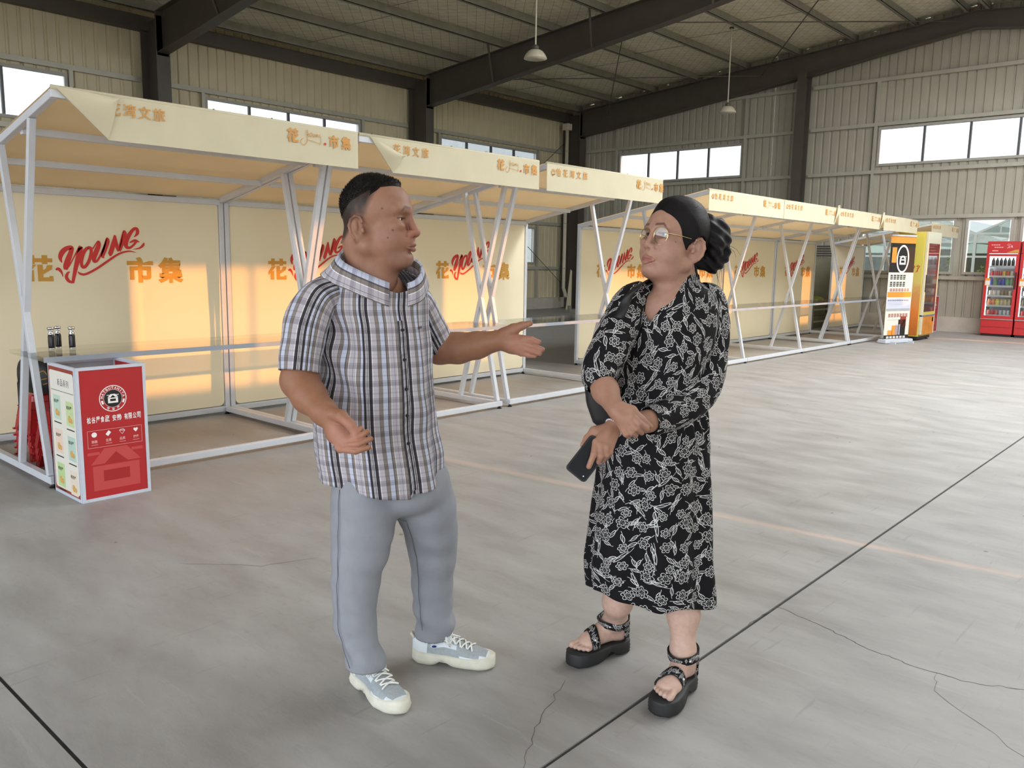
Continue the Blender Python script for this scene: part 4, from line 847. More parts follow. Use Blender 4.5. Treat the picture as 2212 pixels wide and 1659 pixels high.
# ---- cartons and sacks in the gap behind the far stalls
M_CARD = pm('grey_carton', srgb(150, 144, 122), .7, vary=.08, scale=6)
for z0, z1, lab in ((0, .27, 'grey carton on the floor behind the far stalls, lower one of two'), (.275, .54, 'grey carton behind the far stalls, upper one under the green sack')):
    c = thing('carton', (19.2, 7.9, z0), lab, 'box', 'cartons behind the far stalls'); MB().box(18.75, 19.75, 7.55, 8.2, z0, z1).build('carton_body', M_CARD, c, bevel=.01); MB().box(18.75, 19.75, 7.546, 7.549, z0 + .12, z0 + .16).build('tape', M_OFFW, c)
    g = MB(); put_poly(g, [(0, 0), (.05, 0), (.05, .15), (0, .15)], ((19.40, 7.548, z0 + .06), (1, 0, 0), (0, 0, 1), (0, -1, 0)));
    for k in range(3): put_poly(g, [(.05, .06 * k), (.13, .06 * k), (.13, .06 * k + .03), (.05, .06 * k + .03)], ((19.40, 7.548, z0 + .06), (1, 0, 0), (0, 0, 1), (0, -1, 0)))
    tag(g.build('carton_mark', M_DARKP, c), kind='stuff')
def sack(x, y, z, sx, sy, sz, mat, name, lab):
    n, m = 9, 18; P = np.zeros((n, m, 3))
    for i in range(n):
        for j in range(m):
            ph, th = -math.pi / 2 + math.pi * i / (n - 1), 2 * math.pi * j / m; r = max(0, math.cos(ph)) ** .6
            P[i, j] = (x + sx * r * math.copysign(abs(math.cos(th)) ** .6, math.cos(th)), y + sy * r * math.copysign(abs(math.sin(th)) ** .6, math.sin(th)), z + sz * (1 + math.sin(ph)) / 2 + .01 * math.sin(4 * th))
    tag(MB().grid(P, True).build(name, mat, None, True), lab, 'bag')
sack(19.2, 7.88, .54, .42, .28, .17, pm('green_yellow_sack', srgb(170, 176, 70), .6, vary=.25, scale=5), 'sack', 'yellow and green sack lying on the grey cartons')
sack(19.3, 7.25, .0, .14, .14, .26, pm('white_plastic_bag', srgb(236, 232, 220), .5, vary=.05), 'plastic_bag', 'small white plastic bag on the floor behind the far stalls')
ro = thing('roller_shutter', (19.9, 8.0, 1.55), 'dark slatted panel above the cartons behind the far stalls', 'shutter')
MB().box(19.86, 19.9, 7.6, 8.5, .0, 1.62).build('backing_board', M_CARD, ro)
for k in range(5): MB().box(19.83, 19.86, 7.6, 8.5, 1.64 + k * .055, 1.68 + k * .055).build('slat', M_STEEL, ro)
for y in (7.62, 8.48): MB().box(19.86, 19.9, y - .02, y + .02, 1.62, 1.93).build('upright', M_STEEL, ro)

# ================================================================== outside
M_GRND = pm('outside_ground', srgb(150, 146, 134), .9, vary=.15, scale=.6)
MB().box(XG + .12, 90, -40, 60, -.12, -.02).build('ground', M_GRND); tag(bpy.data.objects['ground'], kind='structure')
MB().box(-60, XN - .1, -40, 60, -.12, -.02).box(XN - .1, XG + .12, -40, YO - .1, -.12, -.02).box(XN - .1, XG + .12, YW + .1, 60, -.12, -.02).build('ground', M_GRND); tag(bpy.data.objects['ground.001'], kind='structure')
GX = 43.0
gh = thing('greenhouse', (GX, 12, 0), 'white framed glass greenhouse seen through the far windows', 'greenhouse')
M_GF = pm('white_greenhouse_frame', srgb(205, 203, 188), .5, vary=.03); M_GP = glassmat('greenhouse_pane', (.55, .6, .55, 1), .25)
for y in np.arange(2, 22.1, 2): MB().box(GX - .06, GX + .06, y - .06, y + .06, 0, 3.0).build('post', M_GF, gh)
for z in (.9, 1.95, 2.62, 3.0): MB().box(GX - .05, GX + .05, 2, 22, z - .045, z + .045).build('rail', M_GF, gh)
for k, y in enumerate(np.arange(2, 22, 1.0)): MB().bar((GX, y, 2.66 if k % 2 else 2.97), (GX, y + 1, 2.97 if k % 2 else 2.66), .06, .06).build('truss_web', M_GF, gh)
for y in np.arange(2, 22, 4):
    for a, c in (((y, 3.0), (y + 2, 3.95)), ((y + 2, 3.95), (y + 4, 3.0))): MB().bar((GX, a[0], a[1]), (GX, c[0], c[1]), .09, .09).build('gable_rafter', M_GF, gh)
    for q in (1, 2, 3): MB().bar((GX, y + q, 3.0), (GX, y + q, 3.0 + .95 * (1 - abs(q - 2) / 2)), .05, .05).build('gable_bar', M_GF, gh)
    MB().add([(GX, y, 3.0), (GX + 30, y, 3.0), (GX + 30, y + 2, 3.95), (GX, y + 2, 3.95)], [(0, 1, 2, 3)]).build('roof_pane', M_GP, gh); MB().add([(GX, y + 4, 3.0), (GX + 30, y + 4, 3.0), (GX + 30, y + 2, 3.95), (GX, y + 2, 3.95)], [(0, 1, 2, 3)]).build('roof_pane', M_GP, gh)
for y in np.arange(2, 22, 2):
    for z0, z1 in ((.05, .86), (.95, 1.9), (2.0, 2.58)): MB().box(GX - .01, GX + .01, y + .06, y + 1.94, z0, z1).build('pane', M_GP, gh)
MB().box(GX + .3, GX + .34, 10.6, 11.8, .9, 2.3).build('orange_panel', pm('orange_panel', srgb(226, 176, 110), .7), gh)  # building panel, its lit tone put into the orange colour
for x in (GX + 6, GX + 12): MB().box(x, x + .1, 2, 22, 0, 2.2).build('inner_screen', pm('grey_green_screen', srgb(120, 124, 100), .8, vary=.3, scale=1.5), gh)
M_LEAF = pm('leaf_green', srgb(126, 146, 74), .6, vary=.35, scale=3)
def shrub(x, y, h, w, lab):
    o = thing('shrub', (x, y, 0), lab, 'shrub', 'shrubs outside the far windows'); r = random.Random(int(x * 100 + y * 10)); b = MB()
    MB().tube([(x, y, 0), (x + .03, y, h * .6)], [.03, .015], 6).build('stem', pm('shrub_stem', srgb(110, 92, 70), .8), o)
    for i in range(260):
        a, q = r.uniform(0, 6.28), r.random() ** .5; z = h * r.uniform(.25, 1); rr = w * q * math.sin(math.pi * (.25 + .7 * z / h)); c = np.array((x + rr * math.cos(a), y + rr * math.sin(a), z)); d = np.array((r.gauss(0, 1), r.gauss(0, 1), r.gauss(.3, .7))); d /= np.linalg.norm(d); e = np.cross(d, (.3, .2, .9)); s = r.uniform(.05, .1); b.add([c - e * s * .4, c + d * s, c + e * s * .4, c - d * s], [(0, 1, 2, 3)])
    tag(b.build('foliage', M_LEAF, o), kind='stuff')
for x, y, h, w, lab in ((24.0, 5.35, 1.45, .5, 'low green shrub outside, between the two large far window panes'), (24.2, 6.5, 1.38, .45, 'low green shrub outside, behind the vending machine window'), (24.1, 4.3, 1.42, .5, 'low green shrub outside, just left of the red fridges'), (33.0, 8.3, 2.0, .5, 'taller thin green plant standing before the greenhouse')): shrub(x, y, h, w, lab)
# ================================================================== figures: implicit surfaces
VR = np.array([_r[0], _r[1], 0.]); VD = np.array([math.cos(YAW), math.sin(YAW), 0.]); VZ = np.array([0, 0, 1.])
def ray_at(px, py):
    return CF + CR * ((px - 1106.0) / FPX) - CU * ((py - 829.5) / FPX)
def at(px, py, dep):
    """point of the hall at a measured bearing (px, py of the survey photo) and horizontal distance dep"""
    d = ray_at(px, py); return np.array([0, 0, CAM_H]) + d * (dep / d.dot(VD))
def on_floor(px, py, z=0.):
    d = ray_at(px, py); return np.array([0, 0, CAM_H]) + d * ((z - CAM_H) / d[2])

class Body:
    """list of soft primitives -> one continuous skin"""
    def __init__(s): s.p = []
    def cone(s, a, b, ra, rb, k=.012, op='u'):
        a, b = np.array(a, float), np.array(b, float); s.p.append(('c', (a, b, ra, rb), k, op, (a + b) / 2, np.linalg.norm(b - a) / 2 + max(ra, rb))); return s
    def chain(s, pts, rad, k=.012):
        for i in range(len(pts) - 1): s.cone(pts[i], pts[i + 1], rad[i], rad[i + 1], k)
        return s
    def ell(s, c, ax, rad, k=.012, op='u'):
        s.p.append(('e', (np.array(c, float), np.array(ax, float), np.array(rad, float)), k, op, np.array(c, float), max(rad))); return s
    def val(s, P, idx=None):
        d = np.full(len(P), 9.0)
        for i in (range(len(s.p)) if idx is None else idx):
            t, q, k, op, _, _ = s.p[i]
            if t == 'c':
                a, b, ra, rb = q; ba = b - a; pa = P - a; h = np.clip(pa @ ba / max(ba @ ba, 1e-12), 0, 1); w = pa - h[:, None] * ba; e = np.sqrt((w * w).sum(1)) - (ra + (rb - ra) * h)
            else:
                c, ax, rad = q; w = (P - c) @ ax.T; k0 = np.sqrt(((w / rad) ** 2).sum(1)); k1 = np.sqrt(((w / rad ** 2) ** 2).sum(1)) + 1e-9; e = k0 * (k0 - 1) / k1
            if op == 'u': h = np.clip(.5 + .5 * (e - d) / k, 0, 1); d = e * (1 - h) + d * h - k * h * (1 - h)
            else: e = -e; h = np.clip(.5 - .5 * (e - d) / k, 0, 1); d = e * (1 - h) + d * h + k * h * (1 - h)
        return d
    def mesh(s, vox, keep=None):
        lo = np.min([c - r for *_, c, r in s.p], 0) - 3 * vox; hi = np.max([c + r for *_, c, r in s.p], 0) + 3 * vox
        NB = 12; n = np.ceil((hi - lo) / vox / NB).astype(int); B = NB * vox
        D = np.full(tuple(n * NB + 1), 1.0, np.float32)
        ii = np.stack(np.meshgrid(*[np.arange(q) for q in n], indexing='ij'), -1).reshape(-1, 3); cc = lo + (ii + .5) * B
        v = s.val(cc); hd = B * .87; pc = np.array([q[4] for q in s.p]); pr = np.array([q[5] for q in s.p]); pk = np.array([q[2] for q in s.p])
        loc = np.stack(np.meshgrid(*[np.arange(NB + 1)] * 3, indexing='ij'), -1).reshape(-1, 3)
        for j in np.nonzero(v < -hd * 1.6)[0]:
            a = ii[j] * NB; D[a[0]:a[0] + NB + 1, a[1]:a[1] + NB + 1, a[2]:a[2] + NB + 1] = -1
        for j in np.nonzero(np.abs(v) <= hd * 1.6)[0]:
            idx = np.nonzero(np.linalg.norm(pc - cc[j], axis=1) - pr < 2.6 * hd + pk)[0]
            a = ii[j] * NB; D[a[0]:a[0] + NB + 1, a[1]:a[1] + NB + 1, a[2]:a[2] + NB + 1] = s.val(lo + (a + loc) * vox, idx).reshape((NB + 1,) * 3)
        return surface_nets(D, lo, vox)
def surface_nets(D, lo, vox):
    S = D < 0; sh = np.array(D.shape) - 1
    c = np.zeros(tuple(sh), np.int8)
    for dx in (0, 1):
        for dy in (0, 1):
            for dz in (0, 1): c += S[dx:dx + sh[0], dy:dy + sh[1], dz:dz + sh[2]]
    I = np.argwhere((c > 0) & (c < 8)); m = len(I); idm = np.full(tuple(sh), -1, np.int32); idm[I[:, 0], I[:, 1], I[:, 2]] = np.arange(m)
    co = np.array([(x, y, z) for x in (0, 1) for y in (0, 1) for z in (0, 1)]); val = np.stack([D[I[:, 0] + a, I[:, 1] + b, I[:, 2] + e] for a, b, e in co], 1)
    acc = np.zeros((m, 3)); cnt = np.zeros(m)
    for p in range(8):
        for q in range(p + 1, 8):
            if np.abs(co[p] - co[q]).sum() != 1: continue
            f = (val[:, p] < 0) != (val[:, q] < 0); t = np.where(f, val[:, p] / np.where(f, val[:, p] - val[:, q], 1), 0); acc += f[:, None] * (co[p] + t[:, None] * (co[q] - co[p])); cnt += f
    V = lo + (I + acc / cnt[:, None]) * vox; F = []
    for ax in range(3):
        o1, o2 = [(1, 2), (2, 0), (0, 1)][ax]; e = [0, 0, 0]; e[ax] = 1
        A = S[:sh[0], :sh[1], :sh[2]]; Bq = S[e[0]:e[0] + sh[0], e[1]:e[1] + sh[1], e[2]:e[2] + sh[2]]
        E = np.argwhere(A != Bq); E = E[(E[:, o1] > 0) & (E[:, o2] > 0)]
        u, w = np.zeros(3, int), np.zeros(3, int); u[o1] = 1; w[o2] = 1
        q = [idm[tuple((E - a).T)] for a in (u * 0, u, u + w, w)]; Q = np.stack(q, 1); flip = A[tuple(E.T)]
        Q = np.where(flip[:, None], Q, Q[:, ::-1]); F.append(Q[(Q >= 0).all(1)])
    return V, np.concatenate(F)
def relax(V, F, it=2, f=.5):
    for _ in range(it):
        s = np.zeros_like(V); c = np.zeros(len(V))
        for a, b in ((0, 1), (1, 2), (2, 3), (3, 0)):
            np.add.at(s, F[:, a], V[F[:, b]]); np.add.at(s, F[:, b], V[F[:, a]]); np.add.at(c, F[:, a], 1); np.add.at(c, F[:, b], 1)
        V = V + f * (s / np.maximum(c, 1)[:, None] - V)
    return V
def skin_object(name, parts, mat, parent):
    """parts: list of (V, F, colour) joined into one mesh"""
    n = 0; VV, FF, CC = [], [], []
    for V, F, C in parts: VV.append(V); FF.append(F + n); CC.append(C); n += len(V)
    V, F, C = np.concatenate(VV), np.concatenate(FF), np.concatenate(CC); o0 = np.array(ORG[parent.name])
    me = bpy.data.meshes.new(name); me.vertices.add(len(V)); me.vertices.foreach_set('co', (V - o0).astype(np.float32).ravel())
    me.loops.add(F.size); me.loops.foreach_set('vertex_index', F.astype(np.int32).ravel()); me.polygons.add(len(F)); me.polygons.foreach_set('loop_start', np.arange(0, F.size, 4, dtype=np.int32))
    me.update(calc_edges=True); me.validate(); me.polygons.foreach_set('use_smooth', [True] * len(me.polygons))
    at_ = me.color_attributes.new('Col', 'FLOAT_COLOR', 'POINT')
    if len(me.vertices) == len(V): at_.data.foreach_set('color', np.concatenate([C, np.ones((len(C), 1))], 1).astype(np.float32).ravel())
    me.materials.append(mat); o = bpy.data.objects.new(name, me); COL.objects.link(o); o.parent = parent; ORG[o.name] = tuple(o0); return o
def skinmat(name, rough=.52):
    m, t, p = newmat(name); a = t.n('VertexColor'); a.layer_name = 'Col'; co = t.n('TexCoord').outputs['Object']
    nz = t.noise(co, 60, 4, .6); c = t.mix(t.math('MULTIPLY', t.math('SUBTRACT', nz, .35), .5), a.outputs[0], (.16, .05, .03, 1))
    t.l(c, p.inputs['Base Color']); p.inputs['Roughness'].default_value = rough; p.inputs['Specular IOR Level'].default_value = .35
    p.inputs['Subsurface Weight'].default_value = .06; p.inputs['Subsurface Radius'].default_value = (.01, .004, .002)
    t.l(t.bump(t.noise(co, 260, 3, .6), .12, .002), p.inputs['Normal']); return m
def basis(f, up):
    """rows: forward, left, up"""
    f = np.array(f, float); f /= np.linalg.norm(f); l_ = np.cross(up, f); l_ /= np.linalg.norm(l_); return np.array([f, l_, np.cross(f, l_)])
def smoothstep(a, b, x): t = np.clip((x - a) / (b - a), 0, 1); return t * t * (3 - 2 * t)

def head_prims(b, O, A, s, male):
    """head in its own frame (x forward, y left, z up; origin between the ears) added to body b"""
    g = lambda x, y, z: O + s * (x * A[0] + y * A[1] + z * A[2])
    def E(x, y, z, rx, ry, rz, k=.012, op='u', rot=None):
        ax = A if rot is None else rot @ A
        b.ell(g(x, y, z), ax, (rx * s, ry * s, rz * s), k * s, op)
    def Cn(p, q, ra, rb, k=.012, op='u'): b.cone(g(*p), g(*q), ra * s, rb * s, k * s, op)
    def Rz(a): c, n = math.cos(a), math.sin(a); return np.array([[c, n, 0], [-n, c, 0], [0, 0, 1]])
    def Ry(a): c, n = math.cos(a), math.sin(a); return np.array([[c, 0, n], [0, 1, 0], [-n, 0, c]])
    if male:
        E(.020, 0, .060, .104, .082, .094)                               # skull
        E(.072, 0, .070, .056, .068, .060, .02)                          # forehead
        E(.066, 0, -.030, .066, .066, .070, .02)                         # lower face
        for y in (1, -1):
            E(.070, y * .043, -.022, .046, .034, .050, .02)              # full cheek
            Cn((.016, y * .062, -.048), (.104, y * .020, -.088), .026, .020, .02)
            E(.100, y * .040, .012, .024, .026, .016, .015)              # cheekbone
            Cn((.122, y * .012, .058), (.105, y * .052, .060), .012, .010, .016)   # brow
        E(.117, 0, -.084, .021, .030, .020, .015); E(.06, 0, -.092, .062, .052, .028, .025)
        Cn((.124, 0, .050), (.146, 0, -.004), .0105, .0135, .010); E(.1465, 0, -.007, .0130, .0165, .0125, .008)
        for y in (1, -1): E(.133, y * .0175, -.011, .0135, .0105, .0110, .006)
        E(.121, 0, -.034, .022, .032, .020, .015)
    else:
        E(.010, 0, .058, .098, .078, .090); E(.062, 0, .062, .052, .066, .056, .02); E(.062, 0, -.024, .058, .062, .066, .02)
        for y in (1, -1):
            E(.066, y * .042, -.020, .044, .032, .044, .02); Cn((.012, y * .056, -.044), (.094, y * .018, -.078), .024, .018, .02); E(.094, y * .040, .010, .022, .024, .016, .015)
            Cn((.112, y * .012, .052), (.096, y * .048, .054), .010, .009, .016)
        E(.106, 0, -.076, .018, .024, .017, .015); E(.052, 0, -.082, .056, .050, .026, .025)
        Cn((.113, 0, .040), (.128, 0, -.004), .0085, .0105, .010); E(.129, 0, -.006, .0115, .0125, .0105, .008)
        for y in (1, -1): E(.118, y * .0145, -.010, .012, .009, .0095, .006)
        E(.108, 0, -.030, .021, .030, .018, .015)
    fx = .0 if male else -.012
    # eye sockets, lids, slit
    for y in (1, -1):
        E(.128 + fx, y * .034, .034, .013, .021, .0125, .012, 's')
        E(.1005 + fx, y * .0335, .0315, .0175, .0185, .0150, .004)
        E(.118 + fx, y * .0335, .0315, .012, .0155, .0036 if male else .0044, .002, 's')
    # mouth
    for y in (1, -1):
        Cn((.131 + fx, y * .024, -.0495), (.1415 + fx, y * .004, -.0425), .0035, .0066, .005); Cn((.131 + fx, y * .022, -.051), (.1395 + fx, y * .004, -.0565), .0035, .0074, .005)
        Cn((.132 + fx, y * .026, -.0500), (.147 + fx, 0, -.0494), .0016, .0018, .003, 's')
        E(.142 + fx, y * .0075, -.0185, .0075, .0045, .0035, .003, 's')          # nostril
        Cn((.130 + fx, y * .024, -.012), (.118 + fx, y * .036, -.044), .0003, .0003, .005, 's')     # fold beside the mouth
    # ears
    ec = .080 if male else .075
    for y in (1, -1):
        r = Rz(-y * .38) @ Ry(.16); E(-.008, y * ec, .002, .021, .0095, .036, .006, 'u', r); E(-.004, y * (ec - .001), -.026, .013, .0085, .013, .006, 'u', r)
        E(-.002, y * (ec + .0085), .004, .0115, .0065, .021, .004, 's', r); E(.011, y * (ec + .004), -.004, .006, .006, .009, .004, 'u', r)
        pts = [(.010, .020), (.004, .034), (-.010, .038), (-.022, .028), (-.027, .010), (-.022, -.012), (-.012, -.027)]
        q = [g(px - .001, y * (ec + .006 - px * .28), pz) for px, pz in pts]
        for i in range(len(q) - 1): b.cone(q[i], q[i + 1], .0042 * s, .0042 * s, .003 * s)
        E(-.009, y * (ec + .0065), .010, .006, .004, .016, .004, 'u', r)
    return g
def eyes(parent, g, s, A, male, O):
    fx = .0 if male else -.012; M_EYE = pm('eye_white', srgb(214, 206, 196), .25, vary=.03); M_IRIS = pm('dark_iris', srgb(34, 22, 16), .15, vary=.1)
    for y in (1, -1):
        c = g(.0995 + fx, y * .0335, .0315)
        b = MB(); n = 14; P = np.zeros((n, 18, 3))
        for i in range(n):
            for j in range(18): ph, th = -math.pi / 2 + math.pi * i / (n - 1), 2 * math.pi * j / 18; P[i, j] = c + s * .0155 * (math.cos(ph) * math.cos(th) * A[0] + math.cos(ph) * math.sin(th) * A[1] * .98 + math.sin(ph) * A[2] * .9)
        e = b.grid(P, True).build('eye', M_EYE, parent, True)
        b = MB(); P = np.zeros((5, 18, 3)); gz = A[0] + A[1] * (-y * 0)
        for i in range(5):
            for j in range(18): a = .40 * i / 4; P[i, j] = c + s * .0158 * (math.cos(a) * A[0] + math.sin(a) * (math.cos(j * math.pi / 9) * A[1] + math.sin(j * math.pi / 9) * A[2] * .95))
        b.grid(P, True).build('iris', M_IRIS, e, True)

def cyl_uv(name, P, UV, mat, parent, wrap=True, thick=.003, extra=None):
    """cloth tube: P (rows, cols, 3), UV (rows, cols+1, 2)"""
    R_, C_ = P.shape[:2]; V = P.reshape(-1, 3); F = []; T = []
    for i in range(R_ - 1):
        for j in range(C_ if wrap else C_ - 1):
            j2 = (j + 1) % C_; F.append((i * C_ + j, i * C_ + j2, (i + 1) * C_ + j2, (i + 1) * C_ + j)); T.append((UV[i, j], UV[i, j + 1], UV[i + 1, j + 1], UV[i + 1, j]))
    return V, F, T
def cloth(name, tubes, mat, parent, thick=.003):
    V, F, T = [], [], []
    for v, f, t in tubes: n = len(V); V += [tuple(p) for p in v]; F += [tuple(i + n for i in q) for q in f]; T += t
    o = link(name, V, F, mat, parent, True); uv = o.data.uv_layers.new(name='UVMap'); uv.data.foreach_set('uv', np.array(T, float).reshape(-1))
    sd = o.modifiers.new('thickness', 'SOLIDIFY'); sd.thickness = thick; sd.offset = 0; return o
def spline(rows, n):
    """Catmull-Rom through parameter rows"""
    R_ = np.array(rows, float); m = len(R_); out = []
    for t in np.linspace(0, m - 1 - 1e-9, n):
        i = int(t); u = t - i; a, b, c, d = R_[max(i - 1, 0)], R_[i], R_[i + 1], R_[min(i + 2, m - 1)]; out.append(.5 * (2 * b + (c - a) * u + (2 * a - 5 * b + 4 * c - d) * u * u + (3 * b - a - 3 * c + d) * u ** 3))
    return np.array(out)
def vnoise(P, f, seed):
    """cheap smooth noise: sum of rotated sines"""
    r = np.random.default_rng(seed); s = 0
    for k in range(5):
        d = r.normal(size=3); d /= np.linalg.norm(d); s = s + np.sin(P @ d * f * r.uniform(.6, 1.6) + r.uniform(0, 6.28))
    return s / 5
# ================================================================== people
def normals(V, F):
    n = np.cross(V[F[:, 2]] - V[F[:, 0]], V[F[:, 3]] - V[F[:, 1]]); N = np.zeros_like(V)
    for k in range(4): np.add.at(N, F[:, k], n)
    return N / (np.linalg.norm(N, axis=1)[:, None] + 1e-12)
def hair_shell(name, V, F, mask, thick, mat, parent, spikes=0, sl=.012, sdir=None, seed=1, inner=-.004):
    """hair cap grown from the scalp itself"""
    N = normals(V, F); keep = (mask[F] > .02).any(1); Q = F[keep]; used = np.unique(Q); mp = np.full(len(V), -1); mp[used] = np.arange(len(used))
    P = V[used] + N[used] * (inner + (thick[used] - inner) * smoothstep(0, .6, mask[used]))[:, None]
    vs = [tuple(p) for p in P]; fs = [tuple(q) for q in mp[Q]]; r = np.random.default_rng(seed)
    cand = used[(mask[used] > .5)]
    for i in (r.choice(cand, spikes) if spikes else []):
        p = V[i] + N[i] * thick[i] * .7; d = N[i] + (sdir if sdir is not None else 0) + r.normal(size=3) * .35; d /= np.linalg.norm(d); e = np.cross(d, r.normal(size=3)); e /= np.linalg.norm(e); w = .0011; n = len(vs)
        vs += [tuple(p + e * w), tuple(p - e * w), tuple(p + d * sl * r.uniform(.5, 1.1) * min(1, thick[i] / .010 + .25))]; fs.append((n, n + 1, n + 2))
    return link(name, vs, fs, mat, parent, True)
def hairmat(name, col):
    m, t, p = newmat(name); co = t.n('TexCoord').outputs['Object']; mp = t.n('Mapping'); mp.inputs['Scale'].default_value = (40, 40, 300); t.l(co, mp.inputs[0])
    nz = t.noise(mp.outputs[0], 3, 3); c = tuple(x * .6 for x in col[:3]) + (1,); t.l(t.ramp(nz, [(.3, c), (.7, col)]), p.inputs['Base Color']); p.inputs['Roughness'].default_value = .5; p.inputs['Specular IOR Level'].default_value = .16
    t.l(t.bump(nz, .4, .002), p.inputs['Normal']); return m
M_HAIR = hairmat('black_hair', srgb(27, 23, 20))
M_SKIN = skinmat('skin')

# ---------------------------------------------------------------- plaid and floral cloth
def plaid():
    m, t, p = newmat('plaid_cotton'); uv = t.n('UVMap'); uv.uv_map = 'UVMap'; sx = t.n('SeparateXYZ'); t.l(uv.outputs[0], sx.inputs[0])
    fu = t.math('FRACT', t.math('DIVIDE', sx.outputs[0], .125)); fv = t.math('FRACT', t.math('DIVIDE', sx.outputs[1], .052))
    def cramp(f, st):
        x = t.n('ValToRGB'); x.color_ramp.interpolation = 'CONSTANT'; e = x.color_ramp.elements
        while len(e) < len(st): e.new(.5)
        for k, (q, c) in enumerate(st): e[k].position = q; e[k].color = c
        t.l(f, x.inputs[0]); return x.outputs[0]
    dk, wh, lav, tp, bl, gr = srgb(58, 55, 60), srgb(226, 225, 230), srgb(178, 174, 182), srgb(132, 125, 120), srgb(186, 192, 210), srgb(88, 85, 90)
    c = cramp(fu, [(0, dk), (.055, wh), (.067, dk), (.085, wh), (.097, dk), (.115, wh), (.127, dk), (.19, gr), (.205, wh), (.22, lav), (.34, gr), (.35, tp), (.43, gr), (.44, bl), (.56, gr), (.585, tp), (.65, wh), (.665, lav), (.77, gr), (.778, lav), (.84, wh), (.855, tp), (.93, gr), (.945, bl)])
    h = cramp(fv, [(0, (1, 1, 1, 1)), (.06, (.62, .60, .62, 1)), (.30, (.86, .85, .86, 1)), (.34, (.6, .58, .6, 1)), (.38, (1, 1, 1, 1)), (.62, (.8, .78, .76, 1)), (.70, (1, 1, 1, 1)), (.86, (.85, .83, .82, 1)), (.89, (1, 1, 1, 1))])
    x = t.n('Mix'); x.data_type = 'RGBA'; x.blend_type = 'MULTIPLY'; x.inputs[0].default_value = .85; t.l(c, x.inputs[6]); t.l(h, x.inputs[7])
    t.l(x.outputs[2], p.inputs['Base Color']); p.inputs['Roughness'].default_value = .8; p.inputs['Specular IOR Level'].default_value = .2
    co = t.n('TexCoord').outputs['Object']; t.l(t.bump(t.noise(co, 30, 4, .6), .35, .006), p.inputs['Normal']); return m
def floral(name='floral_crepe', k=1.0):
    m, t, p = newmat(name); uv = t.n('UVMap'); uv.uv_map = 'UVMap'
    def vsub(a, b): x = t.n('VectorMath'); x.operation = 'SUBTRACT'; t.l(a, x.inputs[0]); t.l(b, x.inputs[1]); return x.outputs[0]
    def cells(scale, off):
        mp = t.n('Mapping'); mp.inputs['Location'].default_value = (off, off * .37, 0); mp.inputs['Scale'].default_value = (scale, scale, 1); t.l(uv.outputs[0], mp.inputs[0])
        v = t.n('TexVoronoi'); v.voronoi_dimensions = '2D'; v.inputs['Scale'].default_value = 1; v.inputs['Randomness'].default_value = .62; t.l(mp.outputs[0], v.inputs['Vector'])
        d = vsub(mp.outputs[0], v.outputs['Position']); s = t.n('SeparateXYZ'); t.l(d, s.inputs[0]); rc = t.n('SeparateColor'); t.l(v.outputs['Color'], rc.inputs[0]); return s.outputs[0], s.outputs[1], rc.outputs[0], rc.outputs[1]
    M = t.math
    x, y, r1, r2 = cells(17.0 * k, 3.3)                            # flower heads
    r = M('SQRT', M('ADD', M('MULTIPLY', x, x), M('MULTIPLY', y, y))); th = M('ADD', M('ARCTAN2', y, x), M('MULTIPLY', r1, 6.28))
    lob = M('ABSOLUTE', M('COSINE', M('MULTIPLY', th, 3.0))); R1 = M('MULTIPLY', M('ADD', .20, M('MULTIPLY', lob, .11)), M('ADD', .8, M('MULTIPLY', r2, .4)))
    o1 = M('LESS_THAN', M('ABSOLUTE', M('SUBTRACT', r, R1)), .017); inn = M('LESS_THAN', M('ABSOLUTE', M('SUBTRACT', r, M('MULTIPLY', R1, .52))), .015)
    ray = M('MULTIPLY', M('LESS_THAN', M('ABSOLUTE', M('SINE', M('MULTIPLY', th, 4.0))), .22), M('LESS_THAN', r, R1)); nzf = t.noise(uv.outputs[0], 420 * k, 2)
    fl = M('MAXIMUM', M('MAXIMUM', o1, inn), M('MULTIPLY', ray, M('GREATER_THAN', nzf, .47)))
    def leaf(scale, off, L, W, w):
        x, y, r1, r2 = cells(scale * k, off); a = M('MULTIPLY', r1, 6.28); c, s = M('COSINE', a), M('SINE', a)
        u = M('ADD', M('MULTIPLY', x, c), M('MULTIPLY', y, s)); v = M('SUBTRACT', M('MULTIPLY', y, c), M('MULTIPLY', x, s)); q = M('SUBTRACT', 1.0, M('POWER', M('ABSOLUTE', M('DIVIDE', u, L)), 2.0))
        hw = M('MULTIPLY', M('MAXIMUM', q, 0.0), W); av = M('ABSOLUTE', v); on = M('MULTIPLY', M('LESS_THAN', M('ABSOLUTE', M('SUBTRACT', av, hw)), w), M('GREATER_THAN', q, 0.0))
        mid = M('MULTIPLY', M('LESS_THAN', M('ABSOLUTE', M('ADD', v, M('MULTIPLY', M('SINE', M('MULTIPLY', u, 5.0)), .05))), w * .7), M('LESS_THAN', M('ABSOLUTE', u), L * 1.7)); return M('MAXIMUM', on, mid)
    lf = M('MAXIMUM', leaf(16, 7.1, .27, .085, .017), leaf(18, 1.7, .27, .085, .018)); lf = M('MAXIMUM', lf, M('MULTIPLY', leaf(11, 5.2, .30, .05, .011), .9))
    far = M('GREATER_THAN', r, M('ADD', R1, .05)); f = M('MAXIMUM', fl, M('MULTIPLY', lf, far))
    t.l(t.mix(f, srgb(17, 16, 19), srgb(205, 205, 204)), p.inputs['Base Color']); p.inputs['Roughness'].default_value = .75; p.inputs['Specular IOR Level'].default_value = .2
    co = t.n('TexCoord').outputs['Object']; t.l(t.bump(t.noise(co, 26, 4, .6), .3, .006), p.inputs['Normal']); return m

